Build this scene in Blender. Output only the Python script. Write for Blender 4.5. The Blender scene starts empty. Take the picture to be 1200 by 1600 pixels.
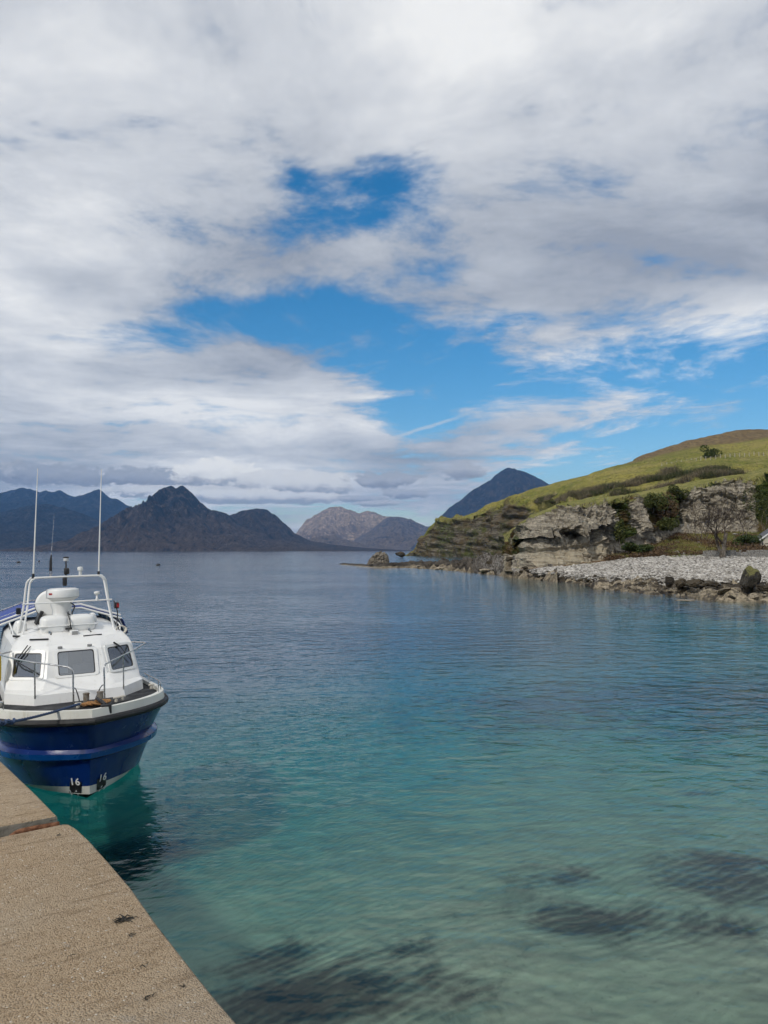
import bpy, bmesh, math, random
import numpy as np
from mathutils import Vector, Matrix, noise as mnoise
random.seed(7); RNG = np.random.default_rng(11)
R = math.radians
scene = bpy.context.scene
COL = scene.collection

# ---------------------------------------------------------------- camera
EYE = 4.3                                   # eye height above the sea, on the pier
FPX = 800 / math.tan(R(67.3) / 2)           # focal length in photo pixels
PITCH = math.atan(60 / FPX)
cam_d = bpy.data.cameras.new('camera'); cam = bpy.data.objects.new('camera', cam_d); COL.objects.link(cam)
cam_d.sensor_fit = 'VERTICAL'; cam_d.sensor_height = 24; cam_d.lens = 12 / math.tan(R(67.3) / 2)
cam_d.clip_start = 0.05; cam_d.clip_end = 80000
cam.location = (0, 0, EYE); cam.rotation_euler = (R(90) + PITCH, 0, 0)
scene.camera = cam

# ---------------------------------------------------------------- exposure and render settings
vs = scene.view_settings
scene.display_settings.display_device = 'sRGB'
vs.view_transform = 'Standard'; vs.look = 'None'; vs.gamma = 1; vs.use_curve_mapping = False; vs.exposure = 0.0
scene.render.engine = 'CYCLES'
scene.cycles.use_denoising = True
scene.cycles.max_bounces = 5; scene.cycles.diffuse_bounces = 2; scene.cycles.glossy_bounces = 2
scene.cycles.use_adaptive_sampling = True; scene.cycles.adaptive_threshold = 0.03; scene.cycles.adaptive_min_samples = 10
scene.cycles.transparent_max_bounces = 16; scene.cycles.volume_bounces = 0
scene.cycles.caustics_reflective = False; scene.cycles.caustics_refractive = False
scene.cycles.sample_clamp_indirect = 4

# ---------------------------------------------------------------- sun
SUN_AZ, SUN_EL = R(214), R(42)              # measured clockwise from the view direction: behind and to the left
SUND = Vector((math.sin(SUN_AZ) * math.cos(SUN_EL), math.cos(SUN_AZ) * math.cos(SUN_EL), math.sin(SUN_EL)))
sd = bpy.data.lights.new('sun', 'SUN'); sd.energy = 2.3; sd.angle = R(4); sd.color = (1, 0.95, 0.87)
sun = bpy.data.objects.new('sun', sd); COL.objects.link(sun)
sun.rotation_euler = SUND.to_track_quat('Z', 'Y').to_euler()

# ---------------------------------------------------------------- node helper
class NT:
    def __init__(self, tree): self.t = tree; tree.nodes.clear()
    def n(self, typ, ins=None, **attrs):
        nd = self.t.nodes.new(typ)
        for k, v in attrs.items(): setattr(nd, k, v)
        for k, v in (ins or {}).items():
            s = nd.inputs[k]
            if isinstance(v, bpy.types.NodeSocket): self.t.links.new(v, s)
            else:
                if isinstance(v, (tuple, list)) and len(v) == 3 and s.type == 'RGBA': v = (*v, 1)
                s.default_value = v
        return nd
    def m(self, op, a, b=0.0, c=0.0, clamp=False):
        nd = self.t.nodes.new('ShaderNodeMath'); nd.operation = op; nd.use_clamp = clamp
        for i, v in enumerate((a, b, c)):
            if isinstance(v, bpy.types.NodeSocket): self.t.links.new(v, nd.inputs[i])
            else: nd.inputs[i].default_value = v
        return nd.outputs[0]
    def vm(self, op, a, b=None, scale=None):
        nd = self.t.nodes.new('ShaderNodeVectorMath'); nd.operation = op
        for i, v in enumerate((a, b)):
            if v is None: continue
            if isinstance(v, bpy.types.NodeSocket): self.t.links.new(v, nd.inputs[i])
            else: nd.inputs[i].default_value = v
        if scale is not None:
            if isinstance(scale, bpy.types.NodeSocket): self.t.links.new(scale, nd.inputs['Scale'])
            else: nd.inputs['Scale'].default_value = scale
        return nd.outputs[0]
    def noise(self, vec, scale, detail=5, rough=0.55, dist=0.0, lac=2.0):
        return self.n('ShaderNodeTexNoise', {'Vector': vec, 'Scale': scale, 'Detail': detail, 'Roughness': rough, 'Distortion': dist, 'Lacunarity': lac}).outputs['Fac']
    def map(self, v, a, b, c=0.0, d=1.0, smooth=True):
        return self.n('ShaderNodeMapRange', {'Value': v, 'From Min': a, 'From Max': b, 'To Min': c, 'To Max': d},
                      interpolation_type='SMOOTHSTEP' if smooth else 'LINEAR').outputs[0]
    def mix(self, f, a, b, mode='MIX'):
        nd = self.t.nodes.new('ShaderNodeMix'); nd.data_type = 'RGBA'; nd.blend_type = mode
        for i, v in ((0, f), (6, a), (7, b)):
            if isinstance(v, bpy.types.NodeSocket): self.t.links.new(v, nd.inputs[i])
            else: nd.inputs[i].default_value = (*v, 1) if isinstance(v, (tuple, list)) and len(v) == 3 else v
        return nd.outputs[2]
    def ramp(self, f, stops, interp='LINEAR'):
        nd = self.t.nodes.new('ShaderNodeValToRGB'); self.t.links.new(f, nd.inputs[0]); cr = nd.color_ramp; cr.interpolation = interp
        while len(cr.elements) < len(stops): cr.elements.new(0.5)
        for e, (p, c) in zip(cr.elements, stops): e.position = p; e.color = (*c, 1)
        return nd.outputs[0]
    def attr(self, name): return self.n('ShaderNodeAttribute', attribute_name=name).outputs['Fac']
    def obj(self): return self.n('ShaderNodeTexCoord').outputs['Object']
    def scale(self, v, s): return self.vm('MULTIPLY', v, s)
    def bump(self, h, strength=0.5, dist=0.1, normal=None):
        ins = {'Height': h, 'Strength': strength, 'Distance': dist}
        if normal is not None: ins['Normal'] = normal
        return self.n('ShaderNodeBump', ins).outputs[0]
    def out(self, surf=None, vol=None):
        o = self.t.nodes.new('ShaderNodeOutputMaterial')
        if surf is not None: self.t.links.new(surf, o.inputs['Surface'])
        if vol is not None: self.t.links.new(vol, o.inputs['Volume'])
    def pbr(self, col, rough=0.6, normal=None, metal=0.0, spec=0.5, **extra):
        ins = {'Base Color': col, 'Roughness': rough, 'Metallic': metal, 'Specular IOR Level': spec}
        if normal is not None: ins['Normal'] = normal
        ins.update(extra)
        return self.n('ShaderNodeBsdfPrincipled', ins).outputs[0]

def ray(px, py):
    v = (800 - py) / FPX
    return ((px - 600) / FPX, math.cos(PITCH) - v * math.sin(PITCH), math.sin(PITCH) + v * math.cos(PITCH))
def at(px, py, D):                                           # the point seen at a photo pixel, D metres ahead
    r = ray(px, py); k = D / r[1]
    return Vector((r[0] * k, D, EYE + r[2] * k))
def azel(px, py):
    r = ray(px, py); return math.atan2(r[0], r[1]), math.atan2(r[2], math.hypot(r[0], r[1]))

# ---------------------------------------------------------------- sky
world = bpy.data.worlds.new('World'); scene.world = world; world.use_nodes = True
def build_world():
    W = NT(world.node_tree); m = W.m
    STR = 0.10
    sky = W.n('ShaderNodeTexSky', sky_type='NISHITA', sun_disc=False, sun_elevation=SUN_EL, sun_rotation=SUN_AZ,
              altitude=0, air_density=1.0, dust_density=0.6, ozone_density=3.0).outputs[0]
    hs = W.n('ShaderNodeHueSaturation', {'Hue': 0.493, 'Saturation': 1.4, 'Value': 1.18, 'Color': sky}).outputs[0]
    d = W.n('ShaderNodeTexCoord').outputs['Generated']
    sp = W.n('ShaderNodeSeparateXYZ', {0: d}); x, y, z = sp.outputs
    az = m('ARCTAN2', x, y); el = m('ARCSINE', z)
    zc = m('ADD', m('MAXIMUM', z, 0.0), 0.09)
    P = W.n('ShaderNodeCombineXYZ', {0: m('DIVIDE', x, zc), 1: m('DIVIDE', y, zc), 2: 0.0}).outputs[0]
    # gaps in the cloud deck, each a soft oval around a direction in the sky
    gaps = [(600, 290, 90, 48, .85), (465, 278, 45, 30, .6), (510, 340, 110, 40, .45), (500, 490, 170, 48, 1.0), (350, 500, 120, 34, .75), (190, 520, 120, 24, .5),
            (690, 590, 110, 70, 1.25), (600, 560, 90, 40, .7), (560, 420, 110, 45, .35), (1120, 555, 170, 60, 1.1), (1190, 620, 130, 60, 1.1), (880, 735, 150, 34, 1.0), (800, 495, 100, 24, .7),
            (1060, 680, 170, 34, .9), (600, 805, 260, 26, .75), (640, 655, 50, 36, .9), (860, 600, 120, 45, .45), (230, 795, 190, 20, .55), (690, 430, 60, 26, .4)]
    G = None
    for px, py, rx, ry, w in gaps:
        a0, e0 = azel(px, py); ra = rx / FPX; re = ry / FPX
        q = m('ADD', m('POWER', m('MULTIPLY', m('SUBTRACT', az, a0), 1 / ra), 2.0), m('POWER', m('MULTIPLY', m('SUBTRACT', el, e0), 1 / re), 2.0))
        g = m('MULTIPLY', m('EXPONENT', m('MULTIPLY', q, -1.0)), w)
        G = g if G is None else m('ADD', G, g)
    warp = W.n('ShaderNodeTexNoise', {'Vector': P, 'Scale': 0.8, 'Detail': 1, 'Roughness': .5}).outputs['Color']
    PW = W.vm('ADD', P, W.vm('SCALE', W.vm('SUBTRACT', warp, (.5, .5, .5)), scale=0.7))
    n1 = W.noise(PW, 1.15, 7, 0.62)
    n2 = W.noise(W.vm('ADD', PW, (7.3, 2.1, 0)), 0.55, 3, 0.5)
    n3 = W.noise(W.vm('ADD', PW, (3.1, 9.1, 0)), 4.2, 6, 0.64)
    cov = m('SUBTRACT', m('ADD', n1, m('MULTIPLY', m('SUBTRACT', n3, .5), .75)), m('MULTIPLY', m('MINIMUM', G, 1.12), .36))
    dens = W.map(cov, 0.13, 0.45)
    dens = m('MULTIPLY', dens, 0.97)
    sh = m('ADD', m('ADD', .53, m('MULTIPLY', m('SUBTRACT', n2, .5), 1.75)), m('MULTIPLY', m('SUBTRACT', n3, .5), .50))
    sh = m('ADD', sh, m('MULTIPLY', m('SUBTRACT', n1, .5), .45))
    c = W.ramp(W.map(sh, 0.26, 0.78, smooth=False), [(0, (3.4, 3.7, 4.3)), (.32, (5.0, 5.3, 5.8)), (.66, (7.0, 7.2, 7.5)), (1, (9.4, 9.4, 9.3))])
    col = W.mix(dens, hs, c)
    # contrail
    nw = W.noise(W.scale(d, (1, 1, 1.5)), 40, 5, .66); nw2 = W.noise(W.scale(d, (1, 1, 2.2)), 60, 2, .6)
    a1, e1 = azel(600, 688); a2, e2 = azel(745, 643); L = math.hypot(a2 - a1, e2 - e1); ux, uy = (a2 - a1) / L, (e2 - e1) / L
    da = m('SUBTRACT', az, a1); de = m('SUBTRACT', el, e1)
    along = m('ADD', m('MULTIPLY', da, ux), m('MULTIPLY', de, uy)); perp = m('ADD', m('MULTIPLY', da, -uy), m('MULTIPLY', de, ux))
    perp = m('ADD', perp, m('MULTIPLY', m('SUBTRACT', nw2, .5), .004))
    tr = m('MULTIPLY', W.map(m('ABSOLUTE', perp), 0.0035, 0.0006), m('MULTIPLY', W.map(along, 0, .03), W.map(along, L, L - .05)))
    col = W.mix(m('MULTIPLY', tr, .5), col, (7.0, 7.3, 7.6))
    # low cumulus over the hills: px, py, rx, ry, brightness
    cum = [(60, 741, 160, 17, .12), (250, 746, 120, 15, .15), (345, 743, 58, 20, 1.1), (460, 757, 80, 19, .85), (300, 770, 110, 9, .8), (390, 777, 130, 9, .95),
           (600, 750, 62, 14, .2), (630, 771, 40, 9, .3), (722, 737, 38, 15, .28), (565, 779, 50, 7, .35), (-120, 730, 120, 26, .3), (1500, 735, 200, 24, .5), (590, 786, 40, 5, .45)]
    wob = m('ADD', m('MULTIPLY', m('SUBTRACT', nw, .5), 3.8), m('MULTIPLY', m('SUBTRACT', nw2, .5), 1.2))
    for px, py, rx, ry, b in cum:
        a0, e0 = azel(px, py); ra = rx / FPX; re = ry / FPX
        ve = m('MULTIPLY', m('SUBTRACT', el, e0), 1 / re)
        q = m('ADD', m('POWER', m('MULTIPLY', m('SUBTRACT', az, a0), 1 / ra), 2.0), m('POWER', ve, 2.0))
        k = W.map(m('ADD', m('SUBTRACT', 1.75 if b > .7 else 1.0, q), wob), -0.05, 0.45)
        top = W.map(m('ADD', ve, m('MULTIPLY', wob, .5)), -.75, 0.25)
        lo = (2.6 + 1.2 * b, 2.8 + 1.2 * b, 3.4 + 1.1 * b); hi = (3.3 + 6.4 * b, 3.6 + 6.0 * b, 4.2 + 5.0 * b)
        col = W.mix(m('MULTIPLY', k, .9), col, W.mix(top, lo, hi))
    bg = W.n('ShaderNodeBackground', {'Color': col, 'Strength': STR}).outputs[0]
    o = W.t.nodes.new('ShaderNodeOutputWorld'); W.t.links.new(bg, o.inputs['Surface'])
build_world()
world.cycles.sampling_method = 'MANUAL'; world.cycles.sample_map_resolution = 512

# ---------------------------------------------------------------- object helpers
def material(name, fn):
    mt = bpy.data.materials.new(name); mt.use_nodes = True; fn(NT(mt.node_tree)); return mt
def tag(o, label=None, cat=None, group=None, kind=None):
    if label: o['label'] = label
    if cat: o['category'] = cat
    if group: o['group'] = group
    if kind: o['kind'] = kind
    return o
def link(name, me, parent=None):
    o = bpy.data.objects.new(name, me); COL.objects.link(o)
    if parent is not None: o.parent = parent
    return o
def pyobj(name, v, f, mt, parent=None, smooth=True):
    me = bpy.data.meshes.new(name)
    me.from_pydata(v if isinstance(v, list) else np.asarray(v).tolist(), [], f if isinstance(f, list) else np.asarray(f).tolist())
    me.materials.append(mt)
    if smooth: me.polygons.foreach_set('use_smooth', [True] * len(me.polygons))
    me.update(); return link(name, me, parent)
def empty(name, loc, rz=0.0):
    o = bpy.data.objects.new(name, None); COL.objects.link(o); o.location = loc; o.rotation_euler = (0, 0, rz); o.empty_display_size = .2; return o
def grid_faces(nu, nv):                                     # nu rows of nv verts
    i = np.arange(nu - 1)[:, None] * nv + np.arange(nv - 1)[None, :]
    return np.stack([i, i + 1, i + nv + 1, i + nv], -1).reshape(-1, 4)
def set_attr(o, name, vals):
    a = o.data.attributes.new(name, 'FLOAT', 'POINT'); a.data.foreach_set('value', np.asarray(vals, np.float32).ravel())

class MB:
    """collects shapes; build() links them as one mesh object"""
    def __init__(self): self.v = []; self.f = []
    def add(self, v, f):
        o = len(self.v); self.v += [tuple(p) for p in v]; self.f += [tuple(i + o for i in q) for q in f]; return self
    def box(self, c, s, rot=None):
        M = rot if rot is not None else Matrix.Identity(3)
        v = [Vector(c) + M @ Vector((sx * s[0] / 2, sy * s[1] / 2, sz * s[2] / 2)) for sz in (-1, 1) for sy in (-1, 1) for sx in (-1, 1)]
        return self.add(v, [(0, 2, 3, 1), (4, 5, 7, 6), (0, 1, 5, 4), (2, 6, 7, 3), (0, 4, 6, 2), (1, 3, 7, 5)])
    def tube(self, pts, r, n=10, cap=True):
        pts = [Vector(p) for p in pts]; rs = r if isinstance(r, (list, tuple)) else [r] * len(pts)
        rings = []; up = None
        for i, p in enumerate(pts):
            t = (pts[min(i + 1, len(pts) - 1)] - pts[max(i - 1, 0)]).normalized()
            if up is None: up = Vector((0, 0, 1)) if abs(t.z) < .9 else Vector((1, 0, 0))
            a = t.cross(up).normalized(); b = a.cross(t).normalized(); up = b
            rings.append([p + (a * math.cos(2 * math.pi * k / n) + b * math.sin(2 * math.pi * k / n)) * rs[i] for k in range(n)])
        v = [q for rg in rings for q in rg]
        f = [(i * n + k, i * n + (k + 1) % n, (i + 1) * n + (k + 1) % n, (i + 1) * n + k) for i in range(len(pts) - 1) for k in range(n)]
        if cap: f += [tuple(range(n))[::-1], tuple((len(pts) - 1) * n + k for k in range(n))]
        return self.add(v, f)
    def lathe(self, c, prof, n=24, axis='Z', M=None):       # prof: (radius, height)
        v = []; c = Vector(c)
        for r, h in prof:
            for k in range(n):
                a = 2 * math.pi * k / n; p = Vector((r * math.cos(a), r * math.sin(a), h))
                if axis == 'Y': p = Vector((p.x, p.z, p.y))
                if axis == 'X': p = Vector((p.z, p.x, p.y))
                if M is not None: p = M @ p
                v.append(c + p)
        L = len(prof)
        f = [(i * n + k, i * n + (k + 1) % n, (i + 1) * n + (k + 1) % n, (i + 1) * n + k) for i in range(L - 1) for k in range(n)]
        f += [tuple(range(n))[::-1], tuple((L - 1) * n + k for k in range(n))]
        return self.add(v, f)
    def build(self, name, mt, parent=None, smooth=False, bevel=0.0, angle=35):
        o = pyobj(name, self.v, self.f, mt, parent, False)
        bm = bmesh.new(); bm.from_mesh(o.data); bmesh.ops.recalc_face_normals(bm, faces=bm.faces)
        if bevel:
            es = [e for e in bm.edges if len(e.link_faces) == 2 and e.calc_face_angle(0) > R(30)]
            bmesh.ops.bevel(bm, geom=es, offset=bevel, segments=2, profile=.5, affect='EDGES', clamp_overlap=True)
        bm.to_mesh(o.data); bm.free()
        if smooth or bevel:
            for p in o.data.polygons: p.use_smooth = True
            o.data.set_sharp_from_angle(angle=R(angle))
        return o
def smooth_path(pts, n=8):                                   # Catmull-Rom
    P = [Vector(p) for p in pts]; P = [2 * P[0] - P[1]] + P + [2 * P[-1] - P[-2]]; out = []
    for i in range(1, len(P) - 2):
        for k in range(n):
            t = k / n; a, b, c, d = P[i - 1:i + 3]
            out.append(.5 * (2 * b + (c - a) * t + (2 * a - 5 * b + 4 * c - d) * t * t + (3 * b - a - 3 * c + d) * t ** 3))
    out.append(P[-2]); return out

# vectorised gradient noise
_perm = RNG.permutation(512); _perm = np.concatenate([_perm, _perm, _perm])
_grad = RNG.normal(size=(512, 3)); _grad /= np.linalg.norm(_grad, axis=1)[:, None]
def perlin(p):
    p = np.asarray(p, float); i = np.floor(p).astype(int); f = p - i; u = f * f * f * (f * (f * 6 - 15) + 10); i &= 511
    res = 0
    for dx in (0, 1):
        for dy in (0, 1):
            for dz in (0, 1):
                h = _perm[(_perm[(_perm[(i[..., 0] + dx) & 511] + i[..., 1] + dy) & 511] + i[..., 2] + dz) & 511]
                w = (u[..., 0] if dx else 1 - u[..., 0]) * (u[..., 1] if dy else 1 - u[..., 1]) * (u[..., 2] if dz else 1 - u[..., 2])
                res = res + w * (_grad[h] * (f - np.array([dx, dy, dz]))).sum(-1)
    return res * 1.6
def fbm(p, o=5, g=.5):
    a = 1; s = 0; p = np.asarray(p, float)
    for _ in range(o): s = s + a * perlin(p); p = p * 2.03 + 17.3; a *= g
    return s
def ridged(p, o=5, g=.5):
    a = 1; s = 0; p = np.asarray(p, float)
    for _ in range(o): s = s + a * (1 - 2 * np.abs(perlin(p))); p = p * 2.03 + 11.7; a *= g
    return s
def cellrand(p):
    i = np.floor(np.asarray(p, float)).astype(int) & 511
    return _perm[(_perm[(_perm[i[..., 0]] + i[..., 1]) & 511] + i[..., 2]) & 511] / 511.0
def sstep(a, b, x):
    t = np.clip((x - a) / (b - a), 0, 1); return t * t * (3 - 2 * t)
# ---------------------------------------------------------------- far mountains
def mountain_mat(name, low, high, scree, sc):
    def fn(N):
        p = N.obj(); a = N.noise(p, .0022 * sc, 6, .6); b = N.noise(N.scale(p, (1, 1, .35)), .011 * sc, 7, .65)
        z = N.n('ShaderNodeSeparateXYZ', {0: p}).outputs[2]
        h = N.map(N.m('ADD', z, N.m('MULTIPLY', N.m('SUBTRACT', a, .5), 420.0)), 60, 420)
        c = N.mix(h, low, high)
        c = N.mix(N.map(b, .5, .66, 0, .9), c, scree)
        c = N.mix(N.map(b, .48, .33, 0, .8), c, tuple(.4 * k for k in high))
        vs_ = N.noise(N.scale(p, (1, .4, .22)), .03 * sc, 5, .65)
        c = N.mix(N.map(vs_, .54, .68, 0, .8), c, tuple(1.25 * k for k in scree)); c = N.mix(N.map(vs_, .46, .32, 0, .7), c, tuple(.35 * k for k in high))
        nm = N.bump(N.m('ADD', N.noise(N.scale(p, (1, 1, .4)), .02 * sc, 8, .65), N.m('MULTIPLY', a, .6)), .95, 130 / sc)
        N.out(N.pbr(c, .95, nm, spec=.1))
    return material(name, fn)
M_GABBRO = mountain_mat('gabbro', (.042, .034, .027), (.018, .019, .022), (.060, .055, .052), 1)  # gabbro and heather tones, lowered to hold the cloud shadow in the colour
M_STRI = mountain_mat('gabbro_heather', (.085, .058, .038), (.024, .023, .025), (.12, .092, .072), 1.5)
M_GRANITE = mountain_mat('red_granite', (.17, .11, .06), (.40, .285, .175), (.60, .45, .31), 1)  # pink granite, made paler to hold the sun patch in its colour
M_MOORHILL = mountain_mat('heather_hill', (.070, .049, .034), (.034, .030, .030), (.10, .075, .060), 1)
M_MIDHILL = mountain_mat('brown_hill', (.19, .135, .085), (.15, .115, .088), (.26, .20, .15), 1)
M_BLAVEN = mountain_mat('blue_gabbro', (.070, .050, .042), (.034, .033, .037), (.085, .072, .066), 1)

def mountain(name, sil, D, front, back, mt, label, amp=.09, fl=1 / 520, power=.85, n=(70, 360), z0=-6, seed=0):
    xs = np.array([(at(px, py, D).x, at(px, py, D).z) for px, py in sil])
    X = np.linspace(xs[0, 0], xs[-1, 0], n[1]); h = np.interp(X, xs[:, 0], xs[:, 1])
    px_m = D / FPX
    h = h + fbm(np.stack([X / (9 * px_m), X * 0 + seed, X * 0], -1), 4) * px_m * 1.3 * sstep(0, 30 * px_m, h)
    t = np.concatenate([-np.linspace(1, 0, int(n[0] * .7)) ** 1.0, np.linspace(0, 1, n[0] - int(n[0] * .7) + 1)[1:]])
    Y = np.where(t < 0, D + t * front, D + t * back)
    XX, YY = np.meshgrid(X, Y); T = np.abs(t)[:, None]
    prof = (1 - T) ** power * (1 - .18 * np.sin(np.pi * T))
    Z = h[None, :] * prof
    w = np.sin(np.pi * np.clip(T, 0, 1)) ** .7
    wx = XX + fbm(np.stack([XX * fl * .5, YY * fl * .5, 0 * XX + seed], -1), 3) * .35 / fl
    Z = Z + (ridged(np.stack([wx * fl, YY * fl * .45, 0 * XX + seed + 5], -1), 6, .52) - .9) * 1.7 * amp * h[None, :] * w
    Z = Z + (fbm(np.stack([XX * fl * 5, YY * fl * 5, 0 * XX + seed + 2], -1), 4, .6)) * amp * .28 * h[None, :] * w
    Z = np.maximum(Z, z0) ; Z[0] = z0; Z[-1] = z0
    o = pyobj(name, np.stack([XX, YY, Z], -1).reshape(-1, 3), grid_faces(*XX.shape), mt)
    return tag(o, label, 'mountain', kind='structure')

mountain('mountain', [(-420, 850), (-330, 800), (-230, 772), (-150, 790), (-80, 765), (0, 771), (20, 766), (36, 762), (50, 765), (62, 769), (72, 766), (84, 770), (95, 766), (104, 772), (117, 776), (130, 773), (144, 768), (154, 764), (162, 770), (172, 778), (184, 780), (196, 788), (210, 795), (235, 800), (270, 830), (320, 858)],
         10500, 3600, 2500, M_GABBRO, 'jagged dark blue mountain ridge far behind the boat mast', .10, 1 / 700, .9, (90, 460), seed=1)
mountain('mountain', [(-420, 855), (-200, 815), (-60, 806), (0, 801), (40, 791), (70, 787), (100, 793), (130, 803), (165, 818), (200, 830), (260, 846), (330, 862)],
         7400, 2000, 1600, M_GABBRO, 'lower rounded dark ridge in front of the jagged range', .10, 1 / 480, .8, (70, 380), seed=9)
mountain('mountain', [(95, 858), (130, 850), (170, 836), (200, 812), (214, 799), (228, 783), (240, 772), (252, 765), (262, 760), (268, 759), (276, 763), (281, 760), (286, 759), (292, 763), (302, 774), (318, 790), (330, 797), (345, 799), (360, 806), (380, 822), (420, 840), (500, 854), (560, 862)],
         5700, 1250, 1500, M_STRI, 'steep twin-topped brown mountain rising from the far shore', .13, 1 / 330, .8, (110, 460), seed=3)
mountain('mountain', [(320, 858), (340, 820), (358, 806), (375, 799), (392, 796), (405, 794), (418, 797), (430, 805), (445, 818), (462, 834), (485, 845), (520, 851), (570, 856), (640, 860), (700, 864)],
         6300, 1100, 1500, M_MOORHILL, 'dark rounded shoulder hill right of the twin-topped mountain', .12, 1 / 380, .8, (80, 360), seed=14)
mountain('mountain', [(440, 860), (455, 845), (468, 826), (480, 812), (495, 803), (508, 796), (522, 791), (532, 792), (548, 797), (562, 802), (572, 798), (584, 800), (598, 806), (622, 808), (650, 818), (720, 860)],
         12600, 2400, 2500, M_GRANITE, 'pale pink sunlit granite hill in the centre distance', .09, 1 / 620, .85, (80, 360), seed=21)
mountain('mountain', [(520, 862), (550, 846), (580, 828), (600, 812), (612, 807), (628, 808), (645, 813), (662, 821), (690, 832), (730, 850), (790, 862)],
         10800, 2300, 2000, M_MIDHILL, 'long blue-brown hill right of the pale granite hill', .10, 1 / 600, .85, (70, 300), seed=25)
mountain('mountain', [(600, 862), (625, 825), (634, 815), (641, 810), (650, 816), (660, 822), (672, 822), (684, 828), (720, 862)],
         14300, 1500, 1200, M_GRANITE, 'tiny pale pointed peak peeping behind the blue-brown hill', .08, 1 / 620, .9, (40, 160), seed=33)
mountain('mountain', [(440, 862), (470, 846), (500, 838), (520, 836), (540, 843), (575, 852), (640, 857), (720, 862)],
         8600, 900, 900, M_MIDHILL, 'low brown ridge at the foot of the granite hill', .10, 1 / 350, .8, (50, 240), seed=41)
mountain('mountain', [(640, 858), (665, 835), (690, 806), (702, 793), (718, 783), (733, 770), (745, 762), (757, 755), (766, 750), (772, 744), (780, 738), (790, 732), (798, 731), (806, 733), (822, 738), (836, 744), (850, 752), (858, 757), (890, 772), (960, 800), (1100, 840), (1300, 860)],
         8600, 1900, 1900, M_BLAVEN, 'tall pointed blue mountain rising behind the green headland', .11, 1 / 480, .9, (100, 380), seed=52)

# ---------------------------------------------------------------- sea bed, sea
Y_W = [(520, 882), (535, 882.5), (575, 886), (600, 887.5), (640, 887), (700, 891), (760, 897), (810, 903), (850, 906), (900, 911), (930, 919), (1000, 926), (1100, 936), (1200, 941), (1400, 950), (1700, 962)]
def water_D(px):                                            # distance of the water's edge
    y = np.interp(px, [a for a, _ in Y_W], [b for _, b in Y_W]); v = (800 - y) / FPX
    return EYE * (math.cos(PITCH) - v * math.sin(PITCH)) / -(math.sin(PITCH) + v * math.cos(PITCH))
def shore_dist(x, y):                                       # + is seaward of the beach line (rough)
    px = np.clip(600 + FPX * x / np.maximum(y, 1), 535, 1700); return (water_D(px) - y) * .8

def sand_mat(N):
    p = N.obj()
    xyz = N.n('ShaderNodeSeparateXYZ', {0: p}); x, y, _ = xyz.outputs
    big = N.noise(p, .16, 5, .6); mid = N.noise(p, .9, 6, .65, .6); fine = N.noise(p, 14, 3, .6)
    sp = N.vm('ADD', p, N.vm('SCALE', N.n('ShaderNodeTexNoise', {'Vector': p, 'Scale': .7, 'Detail': 3}).outputs['Color'], scale=.4))
    rip = N.n('ShaderNodeTexWave', {'Vector': N.n('ShaderNodeMapping', {'Vector': sp, 'Rotation': (0, 0, R(55))}).outputs[0], 'Scale': 1.6, 'Distortion': 2.6, 'Detail': 3, 'Detail Scale': 1.6}, wave_type='BANDS', bands_direction='X').outputs['Fac']
    # weed beds: ovals broken up by noise; the last paints the boat's dark reflection
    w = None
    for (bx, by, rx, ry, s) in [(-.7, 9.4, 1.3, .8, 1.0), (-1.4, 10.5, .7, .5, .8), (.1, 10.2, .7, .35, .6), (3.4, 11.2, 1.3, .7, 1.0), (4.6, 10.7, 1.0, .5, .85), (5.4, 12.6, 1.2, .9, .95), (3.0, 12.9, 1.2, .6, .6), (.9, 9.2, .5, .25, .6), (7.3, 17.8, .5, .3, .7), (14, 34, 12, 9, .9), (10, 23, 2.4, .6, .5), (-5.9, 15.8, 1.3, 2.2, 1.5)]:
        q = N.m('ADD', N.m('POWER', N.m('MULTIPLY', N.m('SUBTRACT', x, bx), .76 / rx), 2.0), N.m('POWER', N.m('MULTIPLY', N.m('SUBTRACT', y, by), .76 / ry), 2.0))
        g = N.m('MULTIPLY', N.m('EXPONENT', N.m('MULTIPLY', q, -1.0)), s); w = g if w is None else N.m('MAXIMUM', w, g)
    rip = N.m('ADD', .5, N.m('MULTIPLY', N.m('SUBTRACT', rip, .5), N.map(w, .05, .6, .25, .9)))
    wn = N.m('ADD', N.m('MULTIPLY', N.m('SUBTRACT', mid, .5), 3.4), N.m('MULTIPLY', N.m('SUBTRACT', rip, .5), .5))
    weed = N.map(N.m('ADD', N.m('ADD', w, N.m('MULTIPLY', wn, .55)), N.m('MULTIPLY', N.m('SUBTRACT', big, .5), .9)), .26, 1.0)  # weed beds together with the dark patch painted beside the boat
    c = N.mix(big, (.43, .365, .255), (.57, .48, .345))
    c = N.mix(N.m('MULTIPLY', N.map(mid, .42, .66), .34), c, (.17, .17, .11))
    c = N.mix(N.map(rip, .2, .75, .20, 0), c, (.20, .18, .12))
    c = N.mix(N.map(fine, .62, .7, 0, .35), c, (.12, .11, .08))
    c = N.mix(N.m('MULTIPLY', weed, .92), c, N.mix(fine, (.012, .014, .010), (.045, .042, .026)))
    nm = N.bump(N.m('ADD', rip, N.m('MULTIPLY', mid, 1.2)), .7, .07)
    N.out(N.pbr(c, .9, nm, spec=.1))
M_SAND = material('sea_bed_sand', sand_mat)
ang = np.linspace(-math.pi, math.pi, 241); rad = np.concatenate([[0.01], np.geomspace(1.2, 16500, 150)])
RR, AA = np.meshgrid(rad, ang, indexing='ij'); SX, SY = RR * np.sin(AA), RR * np.cos(AA)
dep = .9 + .07 * np.maximum(SY - 10, 0) + .16 * np.maximum(-SX - .5, 0) - .03 * np.maximum(SX, 0)
dep = np.clip(dep, .6, 14)
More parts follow.
